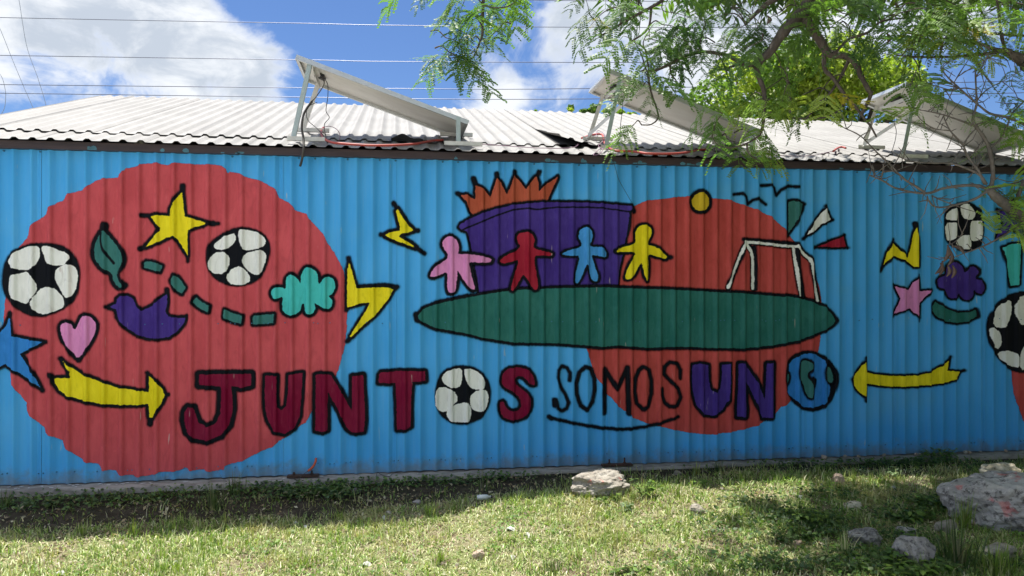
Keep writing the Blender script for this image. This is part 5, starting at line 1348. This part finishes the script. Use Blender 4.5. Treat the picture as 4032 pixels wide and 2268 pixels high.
for k, (u, v, w_) in enumerate(sorted(((3245,1805,28),(3326,1800,16),(3380,1803,14),(3200,1806,12),(3480,1795,18),(3605,1789,14),(3620,1788,12),(3725,1783,12),(3800,1783,20),(3818,1782,14),(3860,1778,12),(3960,1776,14)))):
    p = onwall(u, v, -0.06)
    o = rock('pebble', ORD[k] + ' pebble from the left on the ledge under the right part of the mural', u, v + 30, w_, w_ * 0.75, w_ * 0.001, PINKR if k % 2 else LIME, 30 + k, 2, 0.3, cat='pebble')
    o.location = (p.x, -0.06, 0.006); o['group'] = 'pebbles along the foot of the wall'

# ------------------------------------------------------------------ small things by the wall
mb = MB(); c = catmull([onwall(1244, 1806, -0.01), onwall(1243, 1815, -0.045), onwall(1236, 1832, -0.06), onwall(1224, 1846, -0.065), onwall(1213, 1854, -0.07)], 6); mb.tube(c, 0.0095, 9)
st_ = mb.build('conduit_stub', ORANGEPIPE, None, True); tag(st_, 'orange conduit stub coming out of the wall under the maroon letters', 'conduit')
mb = MB(); mb.tube(catmull([onwall(1213, 1854, -0.07), onwall(1195, 1868, -0.09), onwall(1178, 1885, -0.13), onwall(1172, 1918, -0.17)], 6), 0.0028, 5); mb.build('wire', RUBBER, st_, True)
def rusty_plate(label, u0, v0, u1, bolts):
    a = onwall(u0, v0, -0.045); b = onwall(u1, v0, -0.045); root = empty('steel_plate', ((a.x + b.x) / 2, -0.05, 0)); tag(root, label, 'plate')
    mb = MB(); mb.box((a.x, -0.085, -0.004), (b.x, -0.028, 0.012)); mb.build('plate', RUST, root)
    for u, h in bolts:
        p = onwall(u, v0, -0.05); mb = MB(); mb.tube([(p.x, -0.055, 0.005), (p.x, -0.055, h)], 0.007, 7); mb.tube([(p.x, -0.055, 0.0125), (p.x, -0.055, 0.024)], 0.013, 6); mb.build('bolt', RUST, root)
rusty_plate('rusty base plate on the ledge by the orange conduit', 1132, 1862, 1256, [(1158, 0.035), (1228, 0.045)])
rusty_plate('dark rusty base plate with two bolts behind the limestone boulder', 2368, 1824, 2486, [(2398, 0.052), (2458, 0.062)])
mb = MB(); mb.tube(catmull([onwall(1482, 1878, -0.13), onwall(1486, 1860, -0.06), onwall(1500, 1868, -0.1), onwall(1530, 1877, -0.13), onwall(1552, 1862, -0.07), onwall(1580, 1862, -0.06)], 6), 0.0025, 5)
tag(mb.build('wire', BLACKP, None, True), 'thin black wire scrap on the ledge', 'wire')
PLASTIC = material('clear_white_plastic', (0.52, 0.56, 0.58), 0.25)
g = onground(1905, 1968); mb = MB(); ax = Vector((0.98, -0.12, 0.06))
prof_ = [(0, 0.016), (0.006, 0.020), (0.05, 0.021), (0.075, 0.019), (0.088, 0.009), (0.104, 0.009)]
mb.tube([g + Vector((-0.05, 0, 0.018)) + ax * a for a, r_ in prof_], [r_ for a, r_ in prof_], 12)
bt = mb.build('plastic_bottle', PLASTIC, None, True); tag(bt, 'crushed clear plastic bottle lying in the shade', 'bottle')
mb = MB(); q = g + Vector((-0.05, 0, 0.018)); mb.tube([q + ax * 0.1045, q + ax * 0.116], 0.011, 10); mb.build('cap', BLACKP, bt)
bag_ = rock('plastic_bag', 'crumpled black plastic lying in the weeds by the ledge', 1405, 1950, 46, 24, 0.03, BLACKP, 41.0, 3, 0.2, 0.5, cat='litter')
PAPER = material('white_paper', (0.52, 0.52, 0.50), 0.8)
def scrap(u, v, w_, h_, label, mat=PAPER):
    g = onground(u, v); s = (g - CAM).dot(FWD) / F; mb = MB(); n = 7
    a = [random.uniform(0, 6.28) for _ in range(3)]
    def pt(k, r_): an = 6.283 * k / n; return g + Vector((math.cos(an) * w_ * s * .5 * r_, math.sin(an) * h_ * s * 1.6 * r_, 0.008 + 0.012 * math.sin(an * 2 + a[0]) * r_))
    ring = [pt(k, random.uniform(.75, 1.1)) for k in range(n)]
    low = [Vector(p) - Vector((0, 0, 0.003)) for p in ring]
    mb.add([g + Vector((0, 0, 0.024))] + ring + [g + Vector((0, 0, 0.019))] + low, [(0, 1 + k, 1 + (k + 1) % n) for k in range(n)] + [(n + 1, n + 2 + (k + 1) % n, n + 2 + k) for k in range(n)] + [(1 + k, n + 2 + k, n + 2 + (k + 1) % n, 1 + (k + 1) % n) for k in range(n)])
    tag(mb.build('paper_scrap', mat, None), label, 'litter')
scrap(1440, 2226, 58, 14, 'white scrap of paper in the grass at the bottom left of the middle')
scrap(1205, 2080, 20, 10, 'small white scrap where the shadow ends')
scrap(1165, 2064, 18, 8, 'tiny white scrap left of the small one where the shadow ends')
scrap(2012, 2085, 42, 20, 'white scrap of paper left of the limestone boulder')
scrap(2080, 2110, 16, 18, 'small white scrap right of the bigger paper')
scrap(235, 2262, 40, 12, 'white scrap at the bottom left')
scrap(690, 2222, 18, 14, 'white scrap in the sunny grass at the left')
scrap(1510, 2042, 16, 10, 'white flake in the shadow strip near the pale stone')
scrap(3150, 1962, 34, 10, 'pale scrap in the grass right of the flat stone')
scrap(3520, 1925, 22, 10, 'pale scrap in the weeds left of the grey boulder')
scrap(2020, 2200, 22, 8, 'white scrap near the bottom middle')

# ------------------------------------------------------------------ grass, weeds and litter
def dens(x, y):
    """0..1 how much grass grows here"""
    n = 0.42 + 0.8 * _vnoise(x, y, 1.7, 7.7) + 0.55 * _vnoise(x, y, 5.0, 2.2) + 0.75 * _vnoise(x, y, 12.5, 4.4)
    return n
def blades(N, xr, yr, hmin, hmax, wd, lean, cols, keep, seed, patch=None):
    r = np.random.default_rng(seed); X = r.uniform(*xr, N); Y = r.uniform(*yr, N)
    k = np.array([keep(x, y) for x, y in zip(X, Y)]); m_ = r.uniform(size=N) < k; X, Y = X[m_], Y[m_]; n = len(X)
    Zg = np.array([gh(x, y) for x, y in zip(X, Y)])
    az = r.uniform(0, 6.283, n); ln = np.abs(r.normal(0, lean, n)).clip(0, 1.5); h = r.uniform(hmin, hmax, n) * np.array([0.55 + 0.8 * min(1.1, max(0, dens(x, y))) for x, y in zip(X, Y)]); w_ = wd * r.uniform(0.6, 1.4, n)
    dx, dy = np.cos(az), np.sin(az); sx, sy = -dy, dx
    c = np.array(cols)[r.integers(len(cols), size=n)] * r.uniform(0.75, 1.25, (n, 1))
    base = np.stack([X, Y, Zg - 0.002], 1); S = np.stack([sx, sy, np.zeros(n)], 1) * (w_ / 2)[:, None]
    a1 = ln * 0.6; a2 = ln * 1.25
    D = np.stack([dx, dy, np.zeros(n)], 1)
    mid = base + D * (np.sin(a1) * h * .5)[:, None] + np.array([0, 0, 1.0]) * (np.cos(a1) * h * .5)[:, None]
    tip = mid + D * (np.sin(a2) * h * .5)[:, None] + np.array([0, 0, 1.0]) * (np.cos(a2) * h * .5)[:, None]
    tip[:, 2] = np.maximum(tip[:, 2], Zg + 0.004)
    V = np.stack([base - S, base + S, mid + S * .8, mid - S * .8, tip], 1).reshape(-1, 3)
    i0 = np.arange(n) * 5
    T = np.concatenate([np.stack([i0, i0+1, i0+2], 1), np.stack([i0, i0+2, i0+3], 1), np.stack([i0+3, i0+2, i0+4], 1)])
    if patch is not None:
        q = np.array([patch(x, y) for x, y in zip(X, Y)])[:, None]
        c = c * (1 - q) + (np.array([0.46, 0.40, 0.22]) * r.uniform(.6, 1.2, (n, 1))) * q
    return V, T, np.repeat(c, 5, 0)
GC = [(0.155, 0.26, 0.045), (0.20, 0.31, 0.055), (0.27, 0.36, 0.085), (0.10, 0.19, 0.04), (0.35, 0.40, 0.14), (0.21, 0.32, 0.06)]
SC = [(0.54, 0.50, 0.32), (0.44, 0.40, 0.24), (0.60, 0.58, 0.41), (0.32, 0.38, 0.15), (0.28, 0.38, 0.13), (0.40, 0.47, 0.21), (0.22, 0.32, 0.09)]
def kg(x, y):
    d = dens(x, y); s = 1.0 if y < -0.70 else 0.20
    return max(0.03, min(1.0, d * 1.7 - 0.28)) * s
def ks(x, y): return max(0.15, min(1, 1.05 - 0.6 * dens(x, y))) * (1.0 if y < -0.68 else 0.08)
def dry(x, y):
    return float(np.clip(0.5 + 1.5 * _vnoise(x, y, 2.1, 17.7) + 1.2 * _vnoise(x, y, 8.0, 1.2) - 0.48, 0, 0.75))
V, T, C = blades(105000, (-3.9, 6.2), (-2.75, -0.14), 0.016, 0.066, 0.0058, 1.2, GC, kg, 21, dry)
tag(npmesh('grass', V, T, GRASSM, None, {'col': C}), 'short cut grass covering the sunny mound in front of the wall', 'grass', kind='stuff')
V, T, C = blades(80000, (-3.9, 6.2), (-2.75, -0.14), 0.030, 0.090, 0.0058, 3.0, SC, ks, 22)
tag(npmesh('dry_clippings', V, T, GRASSM, None, {'col': C}), 'dry straw coloured grass clippings scattered over the ground', 'grass', kind='stuff')
# low leafy ground cover: patches of small round leaves
def small_leaves(N, spots, size, cols, seed, hmax=0.06):
    r = np.random.default_rng(seed); V = []; Fq = []; C = []; k = 0
    for (x0, y0, sx, sy, wt) in spots:
        for i in range(int(N * wt)):
            x = x0 + r.normal() * sx; y = y0 + r.normal() * sy
            if y > -0.13 or y < -3: continue
            z = gh(x, y) + r.uniform(0.006, hmax); nrm = np.array([r.normal() * .5, r.normal() * .5 - .2, 1.0]); nrm /= np.linalg.norm(nrm)
            t_ = np.cross(nrm, r.normal(size=3)); t_ /= np.linalg.norm(t_); b_ = np.cross(nrm, t_); L = size * r.uniform(.5, 1.3)
            o = np.array([x, y, z]); V += [o - t_*L*.5, o - b_*L*.3 - t_*L*.05, o + t_*L*.5 - nrm*L*.1, o + b_*L*.3 - t_*L*.05]; Fq.append((k, k+1, k+2, k+3)); k += 4
            C += [np.array(cols[r.integers(len(cols))]) * r.uniform(.7, 1.3)] * 4
    return np.array(V), np.array(Fq), np.array(C)
WC = [(0.06, 0.115, 0.032), (0.085, 0.15, 0.038), (0.042, 0.085, 0.028), (0.12, 0.19, 0.05)]
gs = []
for (u, v, sx, sy, wt) in ((3130,2050,.16,.10,.9),(3250,2075,.16,.08,.9),(3180,2120,.18,.06,.7),(3560,2040,.14,.07,.8),(3640,1990,.10,.08,.6),(3560,2130,.16,.08,.8),(3420,2210,.22,.07,1.2),(3560,2250,.22,.06,1.2),(3860,2230,.2,.06,1.0),(3260,1955,.14,.07,.5),(2840,2080,.2,.12,.4),(2950,1980,.2,.10,.4),(2900,2200,.3,.10,.6),(3050,2240,.2,.06,.6),
                            (150,1985,.30,.09,.7),(420,1975,.2,.07,.4),(640,1965,.2,.07,.6),(1200,1945,.24,.09,1.1),(1330,1935,.16,.07,.9),(1000,1925,.2,.06,.7),(1560,1900,.2,.05,.4),(1700,1905,.15,.05,.3),(1960,1890,.2,.05,.5),(3100,1830,.2,.05,.6),(3560,1830,.2,.06,.7),(3700,1830,.2,.05,.6),(3420,1835,.2,.05,.5),(2700,1835,.15,.04,.4),(3900,1850,.2,.05,.4)):
    g = onground(u, v); gs.append((g.x, g.y, sx, sy, wt))
V, Fq, C = small_leaves(520, gs, 0.034, WC, 31)
sun_spots = [(random.uniform(-3.3, 5.0), random.uniform(-2.4, -0.85), random.uniform(.04, .12), random.uniform(.03, .08), random.uniform(15, 60)) for i in range(75)]
V2, F2, C2 = small_leaves(1, sun_spots, 0.026, [(0.15, 0.26, 0.05), (0.11, 0.20, 0.04), (0.19, 0.30, 0.08)], 37, 0.04)
V, Fq, C = np.vstack([V, V2]), np.vstack([Fq, F2 + len(V)]), np.vstack([C, C2])
tag(npmesh('ground_cover', V, Fq, BROAD, None, {'col': C}), 'low leafy weeds creeping along the ledge and over the lower right', 'weeds', kind='stuff')
V, Fq, C = small_leaves(1, [(random.uniform(-3.5, 5.5), random.uniform(-2.5, -0.2), .12, .1, 18) for i in range(300)], 0.030, [(0.34, 0.27, 0.17), (0.25, 0.19, 0.12), (0.42, 0.38, 0.29), (0.16, 0.12, 0.08), (0.20, 0.22, 0.08)], 33, 0.028)
tag(npmesh('leaf_litter', V, Fq, BROAD, None, {'col': C}), 'small fallen dead leaves scattered on the ground', 'leaf litter', kind='stuff')

def tuft(label, u, v, nb, h, spread, cols, wd=0.006, lean=0.6, seed=0):
    g = onground(u, v); root = empty('grass_tuft', g); r = np.random.default_rng(seed + 500)
    tag(root, label, 'grass tuft', 'tall grass tufts')
    mb = MB(); V = []; T = []; C = []; k = 0
    for i in range(nb):
        az = r.uniform(0, 6.283); rad = abs(r.normal(0, spread * .35)); x, y = g.x + math.cos(az) * rad, g.y + math.sin(az) * rad * .8
        az += r.normal(0, .5); ln = abs(r.normal(0, lean)); hh = h * r.uniform(.45, 1.1); P0 = np.array([x, y, gh(x, y) - .004]); D = np.array([math.cos(az), math.sin(az), 0]); S = np.array([-D[1], D[0], 0]) * wd / 2 * r.uniform(.6, 1.3)
        c = np.array(cols[r.integers(len(cols))]) * r.uniform(.75, 1.25); p = P0; n = 5
        for j in range(n):
            s = 1 - (j / (n - 1)) ** 1.6; V += [p - S * s, p + S * s]; C += [c, c]
            if j: T.append((k + 2*j - 2, k + 2*j - 1, k + 2*j + 1, k + 2*j))
            a = ln * (0.25 + 1.6 * (j / n)); p = p + (D * math.sin(a) + np.array([0, 0, math.cos(a)])) * hh / (n - 1)
        k += 2 * n
    tag(npmesh('blades', V, T, GRASSM, root, {'col': np.array(C)}), kind='stuff')
DG = [(0.07, 0.12, 0.035), (0.10, 0.15, 0.05), (0.055, 0.095, 0.03), (0.18, 0.18, 0.10)]  # dark greens, lowered further to deepen the shade along the wall
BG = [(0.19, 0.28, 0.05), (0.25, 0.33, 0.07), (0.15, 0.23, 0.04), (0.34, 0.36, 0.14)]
for k, a in enumerate((
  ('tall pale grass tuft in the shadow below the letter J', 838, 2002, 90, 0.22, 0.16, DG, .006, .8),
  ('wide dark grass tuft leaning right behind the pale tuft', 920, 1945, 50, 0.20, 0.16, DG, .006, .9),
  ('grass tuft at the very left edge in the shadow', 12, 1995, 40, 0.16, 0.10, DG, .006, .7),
  ('small dry tuft at the shadow edge near the left', 322, 2105, 46, 0.085, 0.07, BG, .005, .8),
  ('single seed stalks at the shadow edge near the left', 356, 2090, 5, 0.13, 0.015, BG, .004, .15),
  ('bright grass sprigs at the shadow edge under the arrow', 525, 2105, 30, 0.13, 0.12, BG, .005, .6),
  ('bright grass sprigs along the shadow edge left of the letter J', 690, 2090, 34, 0.12, 0.16, BG, .005, .6),
  ('tall curved sprig at the shadow edge below the letter J', 885, 2080, 10, 0.17, 0.05, BG, .005, .5),
  ('grass sprigs at the shadow edge below the letter U', 1345, 2045, 36, 0.11, 0.12, BG, .005, .7),
  ('dry brown tuft in the sunny grass at the left', 1072, 2110, 36, 0.08, 0.05, SC, .005, .6),
  ('grass clump at the shadow edge below the letter T', 1690, 2030, 50, 0.13, 0.14, BG, .005, .7),
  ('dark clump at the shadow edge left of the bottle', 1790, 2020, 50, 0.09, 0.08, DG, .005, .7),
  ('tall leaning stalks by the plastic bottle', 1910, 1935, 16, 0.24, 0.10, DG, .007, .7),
  ('round yellow tuft in the sun below the bottle', 1735, 2215, 70, 0.11, 0.07, BG, .0055, .7),
  ('grass sprigs left of the limestone boulder', 2250, 1925, 40, 0.11, 0.14, BG, .005, .8),
  ('grass sprigs on the slope far left of the limestone boulder', 2040, 1975, 36, 0.10, 0.12, BG, .005, .7),
  ('grass tuft under the front of the limestone boulder', 2420, 1975, 60, 0.09, 0.18, BG, .006, .8),
  ('spiky leaning tuft right of the limestone boulder', 2670, 1965, 26, 0.14, 0.05, BG, .006, .6),
  ('bright tuft at the mound crest', 2740, 1868, 40, 0.12, 0.10, BG, .005, .6),
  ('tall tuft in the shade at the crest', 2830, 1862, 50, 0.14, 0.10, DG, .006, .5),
  ('bright tuft in the grass below the globe', 2920, 1895, 60, 0.11, 0.16, BG, .005, .7),
  ('sprigs along the crest below the right arrow', 3220, 1868, 50, 0.10, 0.20, BG, .005, .7),
  ('single tall stalks at the crest right of the pinkish stone', 3360, 1895, 14, 0.13, 0.06, BG, .005, .4),
  ('long leaning stalks at the crest near the grey boulder', 3670, 1905, 18, 0.14, 0.14, BG, .005, .8),
  ('tall tuft growing against the front of the large grey boulder', 3800, 2085, 70, 0.24, 0.10, BG, .007, .55),
  ('long arching blades at the lower right below the boulder', 3760, 2235, 60, 0.36, 0.20, DG, .012, .9),
  ('dense bright blades in the bottom right corner', 3920, 2262, 80, 0.22, 0.24, BG, .009, .7),
  ('dry tuft left of the low grey stone', 3325, 2190, 34, 0.20, 0.06, SC, .006, .5),
  ('bright lawn patch in the middle foreground', 2430, 2135, 90, 0.10, 0.30, BG, .005, .8),
  ('bright lawn patch left of the middle foreground', 1180, 2225, 90, 0.10, 0.34, BG, .005, .8),
  ('bright lawn patch at the bottom left', 700, 2245, 80, 0.10, 0.30, BG, .005, .8),
  ('dark grass clump at the bottom middle', 2180, 2255, 70, 0.11, 0.18, DG, .006, .8),
  ('grass fringe at the left foot of the limestone boulder', 2310, 1965, 40, 0.09, 0.10, BG, .005, .7),
  ('grass fringe at the right foot of the limestone boulder', 2490, 1968, 40, 0.09, 0.10, BG, .005, .7),
  ('grass fringe at the left foot of the large grey boulder', 3770, 2060, 50, 0.13, 0.12, BG, .006, .6),
  ('grass fringe in front of the low grey stone', 3425, 2172, 46, 0.09, 0.14, BG, .005, .7),
  ('grass fringe in front of the jagged grey stone', 3625, 2246, 46, 0.10, 0.14, BG, .006, .7),
  ('bright clump in front of the flat stone', 2560, 2190, 70, 0.10, 0.24, BG, .005, .8))):
    tuft(*a, seed=k)

def weed(label, u, v, n, h, size, cols, seed, spread=0.05):
    g = onground(u, v); root = empty('leafy_weed', g); tag(root, label, 'weed', 'broad leaved weeds')
    r = np.random.default_rng(seed + 900); V = []; Fq = []; C = []; k = 0; mb = MB()
    for i in range(n):
        az = r.uniform(0, 6.283); rad = r.uniform(0.2, 1) * spread; hh = h * r.uniform(.35, 1)
        top = Vector((g.x + math.cos(az) * rad * 1.6, g.y + math.sin(az) * rad, g.z + hh)); b = Vector((g.x + math.cos(az) * rad * .25, g.y + math.sin(az) * rad * .2, g.z - .005))
        mb.tube([b, b.lerp(top, .5) + Vector((0, 0, hh * .12)), top], [.0022, .0018, .0012], 4, cap=False)
        for q in range(r.integers(2, 5)):
            a2 = az + r.normal(0, 1.1); D = np.array([math.cos(a2), math.sin(a2), r.uniform(-.35, .35)]); D /= np.linalg.norm(D); Sd = np.cross(D, [0, 0, 1.0]); Sd /= np.linalg.norm(Sd)
            L = size * r.uniform(.6, 1.2); o = np.array(b.lerp(top, r.uniform(.55, 1))); c = np.array(cols[r.integers(len(cols))]) * r.uniform(.75, 1.3); nr = np.cross(Sd, D)
            ring = [o, o + D*L*.35 + Sd*L*.26, o + D*L*.75 + Sd*L*.17 - nr*L*.05, o + D*L - nr*L*.14, o + D*L*.75 - Sd*L*.17 - nr*L*.05, o + D*L*.35 - Sd*L*.26, o + D*L*.5 - nr*L*-.06]
            V += ring; Fq += [(k, k+1, k+6, k+5), (k+1, k+2, k+3, k+6), (k+6, k+3, k+4, k+5)]; C += [c] * 7; k += 7
    npmesh('leaves', V, Fq, BROAD, root, {'col': np.array(C)}); mb.build('stems', GSTEM, root, True)
GSTEM = material('green_stem', (0.10, 0.14, 0.04), 0.7)
LC = [(0.09, 0.165, 0.030), (0.13, 0.22, 0.035), (0.065, 0.125, 0.028), (0.18, 0.26, 0.05)]
for k, a in enumerate((
  ('leafy weed growing at the right side of the limestone boulder', 2540, 1960, 22, 0.16, 0.045, LC, 1, .07),
  ('leafy weed in front of the limestone boulder', 2400, 1985, 14, 0.09, 0.04, LC, 2, .08),
  ('pale leaved weed below the limestone boulder', 2450, 2010, 9, 0.07, 0.05, [(0.16, 0.23, 0.12), (0.2, 0.27, 0.15)], 3, .06),
  ('dark leafy weed at the foot of the wall under the right arrow', 3690, 1815, 30, 0.12, 0.05, LC, 4, .12),
  ('leafy weed left of the large grey boulder', 3660, 2000, 22, 0.13, 0.05, LC, 5, .10),
  ('yellow green weed in front of the boulder', 3600, 2050, 22, 0.11, 0.05, LC, 6, .10),
  ('bushy weed with pale leaves at the mid right', 3230, 2070, 26, 0.13, 0.045, LC, 7, .12),
  ('bushy weed left of the one with pale leaves', 3160, 2050, 18, 0.10, 0.045, LC, 8, .10),
  ('bright leafy weed at the bottom edge right of the middle', 3520, 2262, 26, 0.11, 0.06, LC, 9, .13),
  ('leafy weed between the low grey stone and the jagged one', 3540, 2215, 20, 0.10, 0.055, LC, 10, .10),
  ('leafy weed at the bottom edge under the jagged stone', 3670, 2266, 20, 0.09, 0.06, LC, 11, .12),
  ('leafy weed at the bottom edge left of the low grey stone', 3390, 2266, 16, 0.09, 0.05, LC, 12, .10),
  ('leafy weed at the bottom near the foreground middle', 2480, 2262, 16, 0.07, 0.045, LC, 13, .08),
  ('leafy clump by the ledge below the letter N', 1330, 1945, 30, 0.08, 0.045, DG, 14, .14),
  ('leafy clump by the ledge below the letter U', 1190, 1945, 26, 0.07, 0.045, DG, 15, .13),
  ('small weed on the ledge at the right', 3120, 1800, 8, 0.07, 0.03, DG, 16, .04),
  ('pale leaved weed on the crest below the arrow tip', 3255, 1850, 10, 0.08, 0.05, LC, 17, .06),
  ('broad pale leaf sprig at the crest right of the stalks', 3530, 1880, 8, 0.10, 0.045, [(0.2, 0.28, 0.14)], 18, .05),
  ('leafy weed in the dark strip at the left', 150, 1990, 20, 0.08, 0.045, DG, 19, .15))):
    weed(*a)
